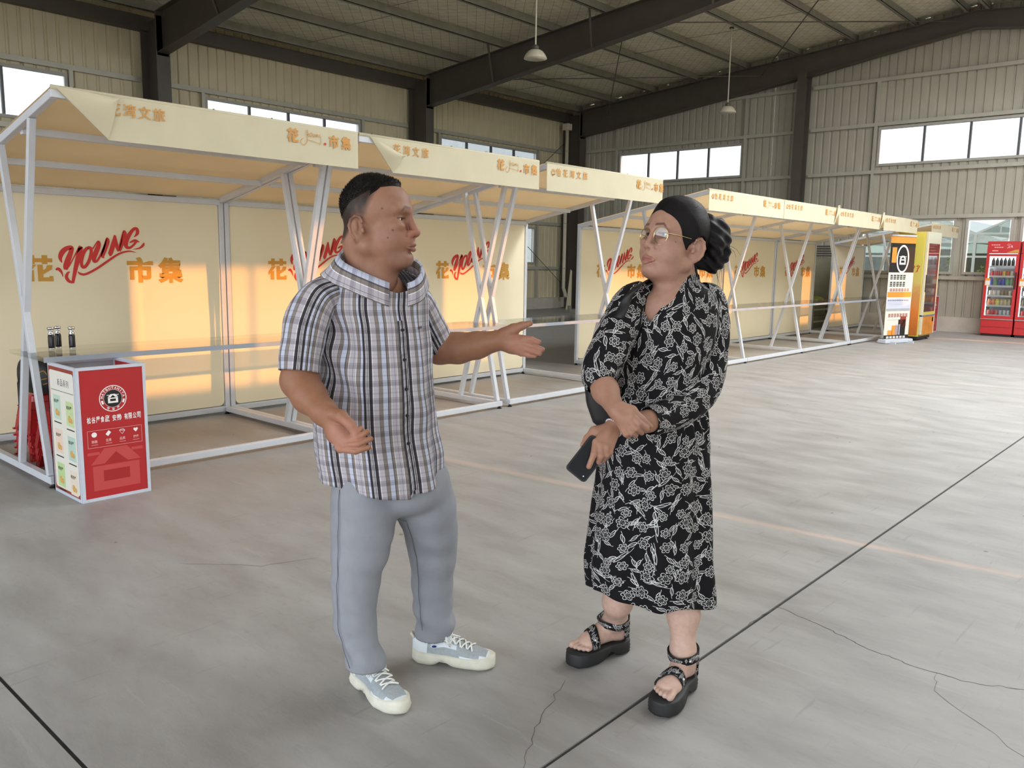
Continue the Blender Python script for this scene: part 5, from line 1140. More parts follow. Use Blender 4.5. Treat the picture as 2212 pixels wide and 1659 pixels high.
def vtube(rows, nrow, ncol, u0=0., rref=None, wr=None, dzf=None, vs=1.0, superell=2.0):
    """upright cloth tube in the view frame; rows = (py, cx, half width px, half depth m, dep)"""
    S = spline(rows, nrow); ph = np.linspace(-math.pi, math.pi, ncol, endpoint=False); P = np.zeros((nrow, ncol, 3)); UV = np.zeros((nrow, ncol + 1, 2))
    for i, (py, cx, hw, hd, dep) in enumerate(S):
        c = at(cx, py, dep); a = hw * dep / FPX * 1.005; sn, cs = np.sin(ph), np.cos(ph); e = 2 / superell; sn = np.sign(sn) * abs(sn) ** e; cs = np.sign(cs) * abs(cs) ** e
        P[i] = c + np.outer(a * sn, VR) - np.outer(hd * cs, VD)
        if dzf is not None: P[i, :, 2] += dzf(ph, i / (nrow - 1))
        rr = rref if rref else .17; UV[i, :, 0] = rr * (np.linspace(-math.pi, math.pi, ncol + 1) - u0); UV[i, :, 1] = c[2]
    if wr is not None:
        C = P.mean(1, keepdims=True); D = P - C; D[..., 2] = 0; D /= np.linalg.norm(D, axis=2, keepdims=True) + 1e-9; P += D * wr(P, ph, np.linspace(0, 1, nrow))[..., None]
    return P, UV
def retop(P, UV, zlim):
    """cut an upright tube along the line zlim(column) and spread its rows again"""
    n = P.shape[0]; Q = P.copy()
    for j in range(P.shape[1]):
        z = np.minimum.accumulate(P[:, j, 2]); zt = min(zlim[j], z[0]); s_ = np.linspace(0, 1, n); zn = zt + (z[-1] - zt) * s_; zz = -z + np.arange(n) * 1e-9
        for k in (0, 1): Q[:, j, k] = np.interp(-zn, zz, P[:, j, k])
        Q[:, j, 2] = zn
    UV = UV.copy(); UV[:, :-1, 1] = Q[:, :, 2]; UV[:, -1, 1] = Q[:, 0, 2]; return Q, UV
def limb_tube(pts, rad, nrow, ncol, wr=None, squash=1.0, u0=0.):
    """cloth tube round an arm; pts world points"""
    S = spline([(*p, r) for p, r in zip(pts, rad)], nrow); X, R_ = S[:, :3], S[:, 3]; T = np.gradient(X, axis=0); T /= np.linalg.norm(T, axis=1)[:, None]
    P = np.zeros((nrow, ncol, 3)); UV = np.zeros((nrow, ncol + 1, 2)); a = np.linspace(0, 2 * math.pi, ncol, endpoint=False); L = np.concatenate([[0], np.cumsum(np.linalg.norm(np.diff(X, axis=0), axis=1))])
    ref = -VD
    for i in range(nrow):
        e = ref - T[i] * ref.dot(T[i]); e /= np.linalg.norm(e); ref = e; f = np.cross(T[i], e); P[i] = X[i] + R_[i] * (np.outer(np.cos(a), e) * squash + np.outer(np.sin(a), f)); UV[i, :, 0] = .062 * (np.linspace(0, 2 * math.pi, ncol + 1) - u0); UV[i, :, 1] = -L[i]
    if wr is not None: D = P - X[:, None]; D /= np.linalg.norm(D, axis=2, keepdims=True); P += D * wr(P)[..., None]
    return P, UV

def finger(b, pts, r0, r1, k=.004): b.chain(pts, np.linspace(r0, r1, len(pts)), k)

# ================================================================== the man
man = thing('person', on_floor(880, 1470), 'man with short dark hair in a plaid shirt and grey trousers, gesturing with open hands', 'person')
aH = math.radians(10); fm = VR * math.cos(aH) - VD * math.sin(aH); A_m = basis(fm, VZ); O_m = at(797, 497, 2.54); s_m = 1.0
hb = Body(); g_m = head_prims(hb, O_m, A_m, s_m, True)
nb = at(805, 612, 2.56); hb.cone(g_m(-.016, 0, -.035), nb, .066, .076, .03); hb.cone(g_m(.05, 0, -.085), nb + VR * .02 - VD * .03, .036, .05, .03)
Vh, Fh = hb.mesh(.0021); Vh = relax(Vh, Fh, 1, .4)
def man_head_col(V):
    q = (V - O_m) @ A_m.T / s_m; x, y, z = q.T; ay = abs(y); n = vnoise(V, 240, 3) * .5 + vnoise(V, 90, 5) * .5
    C = np.tile(np.array(srgb(152, 112, 92)[:3]), (len(V), 1)); C *= (1 + .05 * n)[:, None]
    def mixc(m, rgb): nonlocal C; C = C * (1 - m[:, None]) + np.array(srgb(*rgb)[:3]) * m[:, None]
    mixc(.35 * smoothstep(.10, .14, x) * smoothstep(.05, .0, abs(z + .01)), (170, 104, 84))
    xh = np.interp(z, [-.05, .0, .03, .06, .10, .125, .15], [-.03, .004, .014, .022, .038, .05, .12]); zl = np.interp(x, [-.10, -.06, -.035, -.012, .03], [-.045, -.035, .0, .036, .03])
    m = smoothstep(.012, -.012, x - xh) * smoothstep(-.010, .016, z - zl) * (.68 + .32 * smoothstep(.01, .09, z + np.clip(-x - .01, 0, .1) * 1.3)); mixc(np.clip(m * (1 + .22 * n), 0, 1) * .98, (24, 20, 16))
    br = smoothstep(.006, .002, abs(z - .0655 - .10 * (ay - .02) + 1.2 * np.clip(ay - .038, 0, 1))) * smoothstep(.010, .016, ay) * smoothstep(.056, .046, ay) * (x > .09); mixc(.85 * br * (.8 + .4 * n), (40, 30, 24))
    lp = smoothstep(.012, .008, abs(z + .0495)) * smoothstep(.025, .019, ay) * (x > .128); mixc(.6 * lp, (122, 70, 62))
    ey = smoothstep(.004, .0015, abs(z - .0345)) * smoothstep(.021, .017, abs(ay - .0335)) * (x > .105) * (x < .125); mixc(.7 * ey, (52, 36, 28))
    for mx, mz in ((.098, -.002), (.085, -.024), (.068, .06)): mixc(.75 * smoothstep(.0035, .002, np.hypot(x - mx, z - mz)) * (y < 0), (50, 34, 30))
    mixc(.25 * smoothstep(-.05, -.085, z) * smoothstep(.05, .1, x), (110, 84, 72)); return C
ab = Body()                                                     # arms and hands
RS_, RE, RW = at(672, 668, 2.46), at(647, 822, 2.41), at(701, 891, 2.31)
ab.chain([RS_, at(655, 740, 2.43), RE], [.036, .047, .054], .02); ab.chain([RE, at(668, 856, 2.37), RW, at(712, 903, 2.30)], [.053, .049, .036, .032], .02)
LS_, LE, LW = at(892, 655, 2.70), at(950, 752, 2.76), at(1078, 735, 2.72)
ab.chain([LS_, at(925, 710, 2.73), LE], [.036, .045, .052], .02); ab.chain([LE, at(990, 752, 2.75), at(1030, 746, 2.74), LW], [.052, .050, .043, .034], .02)
# right hand, palm up, fingers curled
w = at(711, 905, 2.295)
bases = [at(757, 946, 2.262), at(752, 953, 2.254), at(744, 962, 2.252), at(735, 970, 2.258)]
for q, r in zip(bases, (.0125, .013, .013, .0125)): ab.cone(w, q, .023, r, .008)
ab.ell(at(726, 935, 2.282), basis(VR, VZ), (.032, .014, .034), .012)
finger(ab, [bases[0], at(768, 938, 2.245), at(780, 926, 2.25)], .0105, .0082, .003); finger(ab, [bases[1], at(774, 945, 2.232), at(793, 933, 2.236)], .0108, .0084, .003)
finger(ab, [bases[2], at(774, 959, 2.226), at(800, 948, 2.228)], .0106, .0082, .003); finger(ab, [bases[3], at(768, 975, 2.228), at(797, 966, 2.226)], .0102, .0078, .003)
ab.chain([at(712, 893, 2.29), at(737, 899, 2.262), at(757, 917, 2.247), at(768, 938, 2.243)], [.021, .0175, .0135, .0105], .008)
# left hand, open palm towards the viewer
w = at(1086, 736, 2.72); bases = [at(1131, 732, 2.70), at(1133, 742, 2.695), at(1132, 753, 2.695), at(1126, 762, 2.70)]
for q in bases: ab.cone(w, q, .028, .0125, .010)
ab.ell(at(1108, 744, 2.715), basis(VR, VZ), (.036, .014, .032), .012)
finger(ab, [bases[0], at(1148, 733, 2.69), at(1164, 739, 2.685)], .0112, .0085); finger(ab, [bases[1], at(1153, 748, 2.68), at(1172, 755, 2.675)], .0112, .0085)
finger(ab, [bases[2], at(1150, 758.5, 2.68), at(1166, 764, 2.675)], .0108, .0082); finger(ab, [bases[3], at(1141, 767, 2.69), at(1155, 769, 2.685)], .0102, .0078)
ab.chain([at(1090, 722, 2.715), at(1110, 711, 2.705), at(1127, 704, 2.70), at(1145, 698.5, 2.695)], [.024, .018, .0128, .0095], .008)
Va, Fa = ab.mesh(.0023); Va = relax(Va, Fa, 1, .4)
def man_arm_col(V):
    n = vnoise(V, 160, 9) * .5 + vnoise(V, 60, 4) * .5; C = np.tile(np.array(srgb(148, 105, 80)[:3]), (len(V), 1)) * (1 + .06 * n)[:, None]
    for c, r in ((at(742, 945, 2.24), .075), (at(1135, 745, 2.68), .09)):                 # paler palms
        m = .55 * smoothstep(r, r * .5, np.linalg.norm(V - c, axis=1)); C = C * (1 - m[:, None]) + np.array(srgb(184, 132, 114)[:3]) * m[:, None]
    return C
tb = Body(); tp_ = [at(806, 640, 2.58), at(804, 760, 2.59), at(808, 900, 2.6), at(832, 1000, 2.62)]; tb.chain(tp_, [.10, .12, .125, .10], .06)
for sx, d_ in ((690, 2.49), (885, 2.67)): tb.cone(at(808, 640, 2.57), at(sx, 660, d_), .05, .036, .04)
for L_ in ([at(790, 1080, 2.57), at(772, 1240, 2.53), at(775, 1400, 2.52)], [at(915, 1080, 2.68), at(935, 1240, 2.74), at(925, 1370, 2.78)]): tb.chain(L_, [.07, .042, .030], .03)
Vt, Ft = tb.mesh(.011); Ct = np.tile(np.array(srgb(160, 114, 90)[:3]), (len(Vt), 1))
body = skin_object('body', [(Vh, Fh, man_head_col(Vh)), (Va, Fa, man_arm_col(Va)), (Vt, Ft, Ct)], M_SKIN, man)
eyes(man, g_m, s_m, A_m, True, O_m)
q = (Vh - O_m) @ A_m.T; hx, hy, hz = q.T
hl = np.interp(hx, [-.10, -.075, -.03, .020, .036, .085, .108, .13], [.018, .032, .078, .106, .116, .127, .126, .13]) - .9 * np.clip(abs(hy) - .055, 0, 1) * (hx > .03)
mk = smoothstep(-.004, .010, hz - hl); up = hz - hl
th = .0006 + .010 * smoothstep(.01, .085, up) + .009 * smoothstep(.120, .148, hz) + .006 * smoothstep(.05, .09, hx) * smoothstep(0, .010, up)
hair_shell('hair', Vh, Fh, mk, th, M_HAIR, man, 6500, .010, A_m[0] * .35 + A_m[2] * .5, 4, -.002)
M_PLAID = plaid()
def shirt_wr(P, ph, t):
    d = np.linalg.norm(P - at(690, 800, 2.45), axis=2); a = .0075 * vnoise(P, 20, 21) + .004 * vnoise(P, 48, 8); fold = .011 * np.sin(60 * (P @ (VZ * .75 + VR * .55)) + 3 * vnoise(P, 9, 2)) * smoothstep(.25, .05, d)
    low = t[:, None] * .010 * np.sin(7 * ph + 1.2)[None, :]; return a + fold + low
PHP = math.radians(38)
rows = [(558, 811, 52, .070, 2.555), (572, 807, 62, .074, 2.56), (590, 800, 92, .088, 2.565), (608, 793, 120, .102, 2.57), (632, 789, 132, .115, 2.575), (665, 790, 131, .125, 2.578), (700, 797, 126, .134, 2.58), (745, 801, 127, .142, 2.58), (800, 804, 127, .152, 2.585), (860, 806, 131, .160, 2.59), (920, 809, 134, .164, 2.60), (980, 816, 137, .162, 2.605), (1042, 823, 136, .158, 2.61)]
def hem(ph, t): return -(.0 + .02 * np.cos(2 * (ph - PHP)) - .018 * (ph > PHP)) * smoothstep(.8, 1, t) + .03 * smoothstep(.3, 0, t) * 0
Ptor, UVt = vtube(rows, 92, 132, PHP, .19, shirt_wr, hem)
phs = np.linspace(-math.pi, math.pi, 132, endpoint=False); kk = .5 - .5 * np.cos(phs - PHP); zf_, zb_ = at(858, 634, 2.46)[2], at(760, 556, 2.56)[2]
Ptor, UVt = retop(Ptor, UVt, zf_ + (zb_ - zf_) * kk ** .55)
sw = lambda P: .0055 * vnoise(P, 34, 6) + .003 * vnoise(P, 80, 7)
Ps1, U1 = limb_tube([at(716, 634, 2.51), at(683, 652, 2.47), at(660, 705, 2.435), at(652, 755, 2.42), at(647, 803, 2.405)], [.050, .0615, .0625, .062, .060], 36, 56, sw, 1.0, 2.2)
Ps2, U2 = limb_tube([at(872, 625, 2.64), at(898, 655, 2.69), at(920, 700, 2.73), at(945, 748, 2.76)], [.045, .056, .060, .0585], 30, 48, sw)
shirt = cloth('shirt', [cyl_uv('', Ptor, UVt, None, None), cyl_uv('', Ps1, U1, None, None), cyl_uv('', Ps2, U2, None, None)], M_PLAID, man, .0025)
def torso_pt(ph, py, out=.0):
    zz = at(806, py, 2.58)[2]; i = int(np.argmin(abs(Ptor[:, :, 2].mean(1) - zz))); j = int(round((ph + math.pi) / (2 * math.pi) * 132)) % 132; p = Ptor[i, j]; c = Ptor[i].mean(0); n = p - c; n[2] = 0; n /= np.linalg.norm(n); return p + n * out, n
b = MB(); V = []
for py in np.linspace(645, 1035, 28): 
    for dph in (-.065, -.02, .03): p, n = torso_pt(PHP + dph, py, .004); V.append(p)
Pk = np.array(V).reshape(28, 3, 3); cl = cyl_uv('', Pk, np.stack(np.broadcast_arrays(np.array([0.0, .014, .03, .04])[None, :], np.linspace(0, .56, 28)[:, None]), -1), None, None, False)
cloth('placket', [cl], M_PLAID, shirt, .003)
for py in (668, 735, 800, 862, 925): 
    p, n = torso_pt(PHP - .01, py, .009); MB().tube([p - n * .002, p + n * .002], .0055, 10).build('button', M_DARKP, shirt)
g = MB(); p, n = torso_pt(PHP + .36, 672, .005); e = np.cross(VZ, n); 
for k in range(4): put_stroke(g, [(k * .006, .004 * (k % 2), .0016), (k * .006 + .003, -.004, .002), (k * .006 + .006, .003, .0016)], (p, e, VZ, n))
tag(g.build('chest_logo', M_DARKP, shirt), kind='stuff')
# collar: fallen wings lying on the shirt
def collar(name, mat, parent, gap=.16):
    n = 64; ph = np.linspace(PHP + gap, PHP + 2 * math.pi - gap, n); P = np.zeros((9, n, 3)); UV = np.zeros((9, n + 1, 2)); C0 = Ptor[0].mean(0)
    dr = np.gradient(Ptor, axis=0); dc = (np.roll(Ptor, -1, 1) - np.roll(Ptor, 1, 1)); NN = np.cross(dr, dc); NN /= np.linalg.norm(NN, axis=2, keepdims=True) + 1e-9
    if np.mean(((Ptor - Ptor.mean(1, keepdims=True)) * NN).sum(2)) < 0: NN = -NN
    def smp(Aq, f, a):
        g_ = ((a + math.pi) % (2 * math.pi)) / (2 * math.pi) * 132; j0 = int(g_) % 132; i0 = int(f); u, w_ = f - i0, g_ - int(g_); L_ = lambda i: Aq[i, j0] * (1 - w_) + Aq[i, (j0 + 1) % 132] * w_; return L_(i0) * (1 - u) + L_(i0 + 1) * u
    for j, a in enumerate(ph):
        tip = smoothstep(.8, .0, min(a - ph[0], ph[-1] - a)); k = 4.2 + 2.6 * tip; r0 = smp(Ptor, 0, a); nr = r0 - C0; nr[2] = 0; nr /= np.linalg.norm(nr); st_ = .034 - .014 * tip
        for i in range(9):
            if i < 3: P[i, j] = r0 + nr * (.004 - .002 * i) + VZ * st_ * i / 2
            else: f = k * (i - 3) / 5; P[i, j] = smp(Ptor, f, a) + smp(NN, max(f, 3), a) * .013 + VZ * (st_ + .003) * (1 - (i - 3) / 5) ** 1.5
            UV[i, j] = (.030 + i * .010, .19 * (a - PHP))
    UV[:, n] = UV[:, n - 1]; cloth(name, [cyl_uv('', P, UV, None, None, False)], mat, parent, .003)
collar('collar', M_PLAID, shirt)
# trousers
def trousers_mat():
    m = pm('grey_twill', srgb(140, 143, 150), .75, vary=.05, scale=30); return m
M_TRO = trousers_mat()
tz = Body(); tz.ell(at(830, 1000, 2.615), basis(-VD, VZ), (.112, .160, .12), .04); tz.ell(at(842, 1058, 2.62), basis(-VD, VZ), (.120, .176, .09), .04)
l1 = [(1040, 790, 2.58, .112), (1090, 788, 2.565, .108), (1145, 782, 2.55, .099), (1200, 776, 2.535, .087), (1250, 769, 2.53, .077), (1290, 767, 2.525, .070), (1340, 767, 2.52, .067), (1390, 777, 2.51, .061), (1425, 789, 2.505, .0605), (1460, 795, 2.505, .060)]
l2 = [(1040, 905, 2.66, .105), (1095, 921, 2.69, .100), (1145, 931, 2.715, .090), (1200, 936, 2.74, .080), (1260, 934, 2.76, .070), (1310, 936, 2.77, .067), (1345, 940, 2.78, .066), (1390, 932, 2.79, .058)]
for l_ in (l1, l2): q = [at(cx, py, d) for py, cx, d, r_ in l_]; tz.chain(q, [r_ for *_, r_ in l_], .018)
VT, FT = tz.mesh(.0065); VT = relax(VT, FT, 2, .5); NT_ = normals(VT, FT)
leg2 = ((VT - at(852, 1200, 2.65)) @ VR) > 0; hz1, hz2 = at(793, 1441, 2.505)[2], at(934, 1374, 2.785)[2]; zh = VT[:, 2] - np.where(leg2, hz2, hz1)
u_ = (VT @ VR) * 1.0; kn = np.exp(-((zh - .36) / .10) ** 2) * .8 + 1.5 * np.exp(-((zh - .07) / .06) ** 2) + .5 * np.exp(-((VT[:, 2] - .80) / .06) ** 2)
dsp_ = .0035 * vnoise(VT, 14, 31) + kn * (.0055 * np.sin(58 * zh + 34 * u_ + 3 * vnoise(VT, 9, 3)) * (.55 + .45 * vnoise(VT, 11, 44)) + .004 * vnoise(VT, 34, 12)) + .004 * np.sin(30 * u_ + 6 * zh) * smoothstep(.35, .6, zh)
VT = VT + NT_ * dsp_[:, None]; FT = FT[(zh[FT] > 0).all(1) & (VT[FT][:, :, 2] < at(830, 965, 2.6)[2]).all(1)]; us = np.unique(FT); mp_ = np.full(len(VT), -1); mp_[us] = np.arange(len(us))
to = link('trousers', VT[us], [tuple(f) for f in mp_[FT]], M_TRO, man, True); sd = to.modifiers.new('thickness', 'SOLIDIFY'); sd.thickness = .004; sd.offset = -1
M_SEAM = pm('seam_grey', srgb(98, 100, 108), .8)
for l_, sx in ((l1, -.55), (l2, -.5)):                                # side seams lie on the cloth
    pts = []
    for py, cx, d, r_ in spline([(a_, b_, c_, r_) for a_, b_, c_, r_ in l_[:-1]], 40):
        c_ = at(cx, py, d); dd = VR * sx - VD * .83; rr_ = np.arange(.02, .16, .001); v_ = tz.val(c_ + rr_[:, None] * dd); i = np.nonzero(v_ > .004)[0]; pts.append(c_ + dd * rr_[i[0] if len(i) else -1])
    MB().tube(pts, .0012, 5).build('seam', M_SEAM, to, True)

# ---- shoes
M_SOLE = pm('offwhite_sole', srgb(214, 212, 196), .6, vary=.06, scale=40); M_MESH = pm('grey_shoe_mesh', srgb(160, 168, 172), .7, vary=.1, scale=120, bump=.3); M_OVER = pm('pale_shoe_leather', srgb(214, 222, 226), .5, vary=.03); M_LACE = pm('white_lace', srgb(232, 232, 226), .7, vary=.02)
def sneaker(H, T, left, name, lab):
    u = T - H; u[2] = 0; u /= np.linalg.norm(u); v = np.cross(VZ, u); sgn = 1 if left else -1; L = .298
    W = lambda x, y, z: H + u * x + v * (y * sgn) + VZ * z
    s = thing('x', H); bpy.data.objects.remove(s, do_unlink=True)
    hw = lambda x: float(np.interp(x, [0, .02, .06, .12, .2, .25, .28, .298], [.012, .032, .038, .036, .049, .045, .032, .010])); cl = lambda x: float(np.interp(x, [0, .1, .2, .298], [0, 0, .004, -.006]))
    xs = np.concatenate([[0, .004, .012], np.linspace(.024, .27, 22), [.284, .293, .298]]); n = len(xs)
    def shell(zf, grow):
        out = []
        for x in xs: out.append(W(x, cl(x) + hw(x) + grow, zf(x)))
        for x in xs[::-1]: out.append(W(x, cl(x) - hw(x) - grow, zf(x)))
        return out
    arch = lambda x: .020 * math.exp(-((x - .115) / .022) ** 2) + .006 * max(0, (x - .25) / .05) ** 2 + .004 * max(0, (.03 - x) / .03)
    lay = [shell(lambda x: .001 + arch(x), -.004), shell(lambda x: .008 + arch(x) * .9, .002), shell(lambda x: .022 + .004 * math.sin(x * 90), .006), shell(lambda x: .033, .002), shell(lambda x: float(np.interp(x, [0, .08, .2, .298], [.052, .044, .040, .050])), .001)]
    P = np.array(lay); sole = MB().grid(P, True); m = 2 * n; sole.f.append(tuple(range(m))[::-1]); sole.f.append(tuple(range(4 * m, 5 * m))); so = sole.build('shoe', M_SOLE, man, True); so['label'] = lab
    ht = lambda x: float(np.interp(x, [0, .015, .05, .085, .115, .16, .21, .255, .285, .298], [.088, .098, .092, .082, .094, .086, .068, .056, .046, .040])); nt_ = 17; P = np.zeros((n, nt_, 3))
    for i, x in enumerate(xs):
        for j in range(nt_): a = math.pi * j / (nt_ - 1); P[i, j] = W(x, cl(x) + (hw(x) - .002) * math.copysign(abs(math.cos(a)) ** .75, math.cos(a)), .036 + (ht(x) - .036) * math.sin(a) ** .8)
    b = MB().grid(P); o = b.build('upper', [M_MESH, M_OVER], so, True); mi = []
    for i in range(n - 1):
        for j in range(nt_ - 1): x = xs[i]; low = min(j, nt_ - 2 - j); mi.append(1 if (x > .235 and low < 4) or (x > .268) or (x < .055) or (low < 1 and x > .17) or (low in (3, 4) and .06 < x < .16) else 0)
    o.data.polygons.foreach_set('material_index', mi)
    lc = MB()
    for k in range(5):
        x = .128 + .021 * k; pts = []
        for q in range(7): a = math.pi * (.28 + .44 * q / 6); xx = x + (.018 if k % 2 else -.018) * (q / 6 - .5); pts.append(W(xx, cl(xx) + hw(xx) * math.cos(a) * .95, .040 + (ht(xx) - .036) * math.sin(a) ** .8 + .002))
        lc.tube(pts, .0030, 6); pts2 = [W(2 * x - 0 - np.dot(p - H, u) if False else np.dot(p - H, u), -np.dot(p - H, v) * sgn, p[2]) for p in pts]; lc.tube(pts2, .0030, 6)
    for d in (1, -1): lc.tube([W(.125, 0, ht(.125) + .006), W(.122, d * .018, ht(.125) + .018), W(.13, d * .038, ht(.12) + .006), W(.142, d * .034, ht(.14) - .012), W(.134, d * .014, ht(.13) + .004), W(.125, 0, ht(.125) + .006)], .0030, 6); lc.tube([W(.125, 0, ht(.125) + .006), W(.14, d * .012, ht(.14) + .012), W(.165, d * .03, ht(.16) + .0)], .0028, 6)
    tag(lc.build('laces', M_LACE, so, True), kind='stuff')
    tg = np.zeros((6, 5, 3))
    for i in range(6):
        for j in range(5): tg[i, j] = W(.150 - .035 * i / 5, (j - 2) * .012, ht(.14) - .004 + .036 * i / 5 - .004 * abs(j - 2))
    cl_ = MB().grid(tg).build('tongue', M_OVER, so, True); sd = cl_.modifiers.new('thickness', 'SOLIDIFY'); sd.thickness = .006
    MB().tube([W(.006, -.010, .088), W(-.006, -.006, .102), W(-.006, .006, .102), W(.006, .010, .088)], .005, 6).build('heel_tab', M_SOLE, so, True)
    for q, mt in ((W(.085, -(hw(.085) - .004), .072), pm('blue_mark', srgb(48, 70, 140), .5)),): MB().lathe([(.0, -.004), (.009, 0), (.0, .004)], q, 10).build('side_mark', mt, so)
sneaker(on_floor(768, 1466), on_floor(853, 1531), False, 'shoe', 'pale sneaker turned towards the viewer')
sneaker(on_floor(893, 1424), on_floor(1043, 1438), True, 'shoe', 'pale sneaker seen from its side')

# ================================================================== the woman
wom = thing('person', on_floor(1370, 1480), 'woman with black hair in a bun, round glasses and a black dress with white flowers', 'person')
aW, pW = math.radians(34), math.radians(9)
fw = -VR * math.cos(aW) - VD * math.sin(aW); fw = fw * math.cos(pW) + VZ * math.sin(pW); A_w = basis(fw, VZ); O_w = at(1463, 541, 2.62); s_w = .99
wb_ = Body(); g_w = head_prims(wb_, O_w, A_w, s_w, False); nbw = at(1466, 632, 2.64)
wb_.cone(g_w(-.014, 0, -.03), nbw, .050, .058, .03); wb_.cone(g_w(.04, 0, -.075), at(1448, 640, 2.60), .034, .045, .03); wb_.ell(at(1440, 672, 2.585), basis(-VD, VZ), (.055, .085, .075), .03)
Vw, Fw = wb_.mesh(.0021); Vw = relax(Vw, Fw, 1, .4)
def wom_col(V):
    q = (V - O_w) @ A_w.T / s_w; x, y, z = q.T; ay = abs(y); n = vnoise(V, 150, 3) * .5 + vnoise(V, 60, 5) * .5; C = np.tile(np.array(srgb(168, 130, 112)[:3]), (len(V), 1)) * (1 + .04 * n)[:, None]
    def mixc(m, rgb): nonlocal C; C = C * (1 - m[:, None]) + np.array(srgb(*rgb)[:3]) * m[:, None]
    mixc(.45 * smoothstep(.035, .01, np.sqrt((x - .075) ** 2 + (ay - .045) ** 2 + (z + .012) ** 2)), (188, 124, 112))
    br = smoothstep(.006, .002, abs(z - .060 - .10 * (ay - .02) + 1.0 * np.clip(ay - .038, 0, 1))) * smoothstep(.010, .016, ay) * smoothstep(.054, .044, ay) * (x > .08); mixc(.75 * br, (56, 42, 36))
    lp = smoothstep(.012, .008, abs(z + .0495)) * smoothstep(.025, .019, ay) * (x > .115); mixc(.65 * lp, (146, 84, 80))
    ey = smoothstep(.004, .0015, abs(z - .0350)) * smoothstep(.021, .017, abs(ay - .0335)) * (x > .09) * (x < .115); mixc(.8 * ey, (40, 28, 24)); mixc(.7 * smoothstep(.003, .0018, np.hypot(x - .078, z - .012)) * (y > 0), (50, 34, 30)); return C
wa = Body()
REw, RWw = at(1290, 806, 2.46), at(1328, 880, 2.33); wa.chain([at(1345, 700, 2.56), REw], [.03, .038], .02); wa.chain([REw, at(1308, 845, 2.40), RWw], [.040, .037, .027], .02)
LEw, LWw = at(1516, 846, 2.585), at(1334, 922, 2.345); wa.chain([at(1535, 700, 2.66), LEw], [.028, .028], .02); wa.chain([LEw, at(1440, 897, 2.47), at(1400, 910, 2.42), LWw], [.028, .026, .030, .0255], .02)
# right hand resting on the other wrist, fingers pointing down to the right
w = at(1334, 888, 2.318); kn = [at(1364, 899, 2.29), at(1361, 909, 2.288), at(1355, 919, 2.29), at(1347, 927, 2.295)]
for q in kn: wa.cone(w, q, .022, .0118, .010)
wa.ell(at(1350, 906, 2.306), basis(VR * .8 - VZ * .6, -VD), (.034, .015, .026), .012)
finger(wa, [kn[0], at(1381, 914, 2.278), at(1397, 926, 2.30)], .0108, .0078); finger(wa, [kn[1], at(1374, 925, 2.275), at(1386, 935, 2.30)], .0108, .0078); finger(wa, [kn[2], at(1364, 934, 2.278), at(1373, 941, 2.30)], .0104, .0075); finger(wa, [kn[3], at(1352, 938, 2.285), at(1358, 944, 2.305)], .0095, .007)
wa.chain([at(1340, 880, 2.315), at(1365, 887, 2.30), at(1386, 906, 2.30), at(1406, 921, 2.315)], [.019, .0145, .0105, .0065], .007)
# left hand holding the phone
w = at(1324, 924, 2.345); kn = [at(1287, 955, 2.295), at(1297, 962, 2.288), at(1309, 965, 2.29), at(1319, 963, 2.30)]
for q in kn: wa.cone(w, q, .022, .0122, .010)
wa.ell(at(1304, 942, 2.318), basis(-VR * .7 - VZ * .7, -VD), (.034, .016, .027), .012)
finger(wa, [kn[0], at(1283, 981, 2.272), at(1272, 1008, 2.268)], .0110, .0078); finger(wa, [kn[1], at(1298, 985, 2.272), at(1290, 1002, 2.285)], .0108, .008); finger(wa, [kn[2], at(1310, 982, 2.278), at(1303, 995, 2.30)], .0104, .0078); finger(wa, [kn[3], at(1318, 977, 2.29), at(1312, 987, 2.31)], .0095, .0072)
wa.chain([at(1310, 928, 2.335), at(1284, 932, 2.325), at(1269, 947, 2.315), at(1259, 961, 2.30)], [.019, .0145, .0105, .0078], .007)
Va2, Fa2 = wa.mesh(.0022); Va2 = relax(Va2, Fa2, 1, .4)
# legs and feet
def foot_prims(b, H, T, left):
    u = T - H; u[2] = 0; u /= np.linalg.norm(u); v = np.cross(VZ, u) * (1 if left else -1); z0 = .052; W = lambda x, y, z: H + u * x + v * y + VZ * (z + z0)
    b.ell(W(.030, 0, .030), basis(u, VZ), (.030, .029, .032), .015); b.cone(W(.035, 0, .032), W(.165, 0, .020), .030, .022, .03); b.cone(W(.055, 0, .075), W(.165, .006, .030), .032, .022, .03); b.ell(W(.172, 0, .020), basis(u, VZ), (.030, .040, .019), .02)
    for k, (x0, x1, y, r) in enumerate(((.190, .224, .026, .0125), (.196, .224, .008, .0092), (.193, .218, -.008, .0088), (.187, .209, -.022, .0084), (.180, .198, -.034, .008))): b.cone(W(x0 - .02, y * .85, .016), W(x1, y, .011), r * 1.02, r, .005)
    return W, u, v
wl_ = Body(); HR, TR = on_floor(1348, 1402), on_floor(1228, 1440); HL, TL = on_floor(1487, 1478), on_floor(1424, 1546)
WR_, uR, vR = foot_prims(wl_, HR, TR, False); WL_, uL, vL = foot_prims(wl_, HL, TL, True)
aR, aL = WR_(.045, 0, .075), WL_(.045, 0, .075)
wl_.chain([aR, aR * .6 + at(1330, 1335, 2.76) * .4 + VZ * .0, at(1334, 1300, 2.74), at(1350, 1200, 2.71), at(1380, 1000, 2.67)], [.034, .036, .048, .048, .06], .03)
wl_.chain([aL, aL * .6 + at(1468, 1390, 2.55) * .4, at(1476, 1325, 2.60), at(1470, 1240, 2.64), at(1445, 1000, 2.66)], [.034, .036, .050, .048, .06], .03)
Vl, Fl = wl_.mesh(.0026); Vl = relax(Vl, Fl, 1, .4)
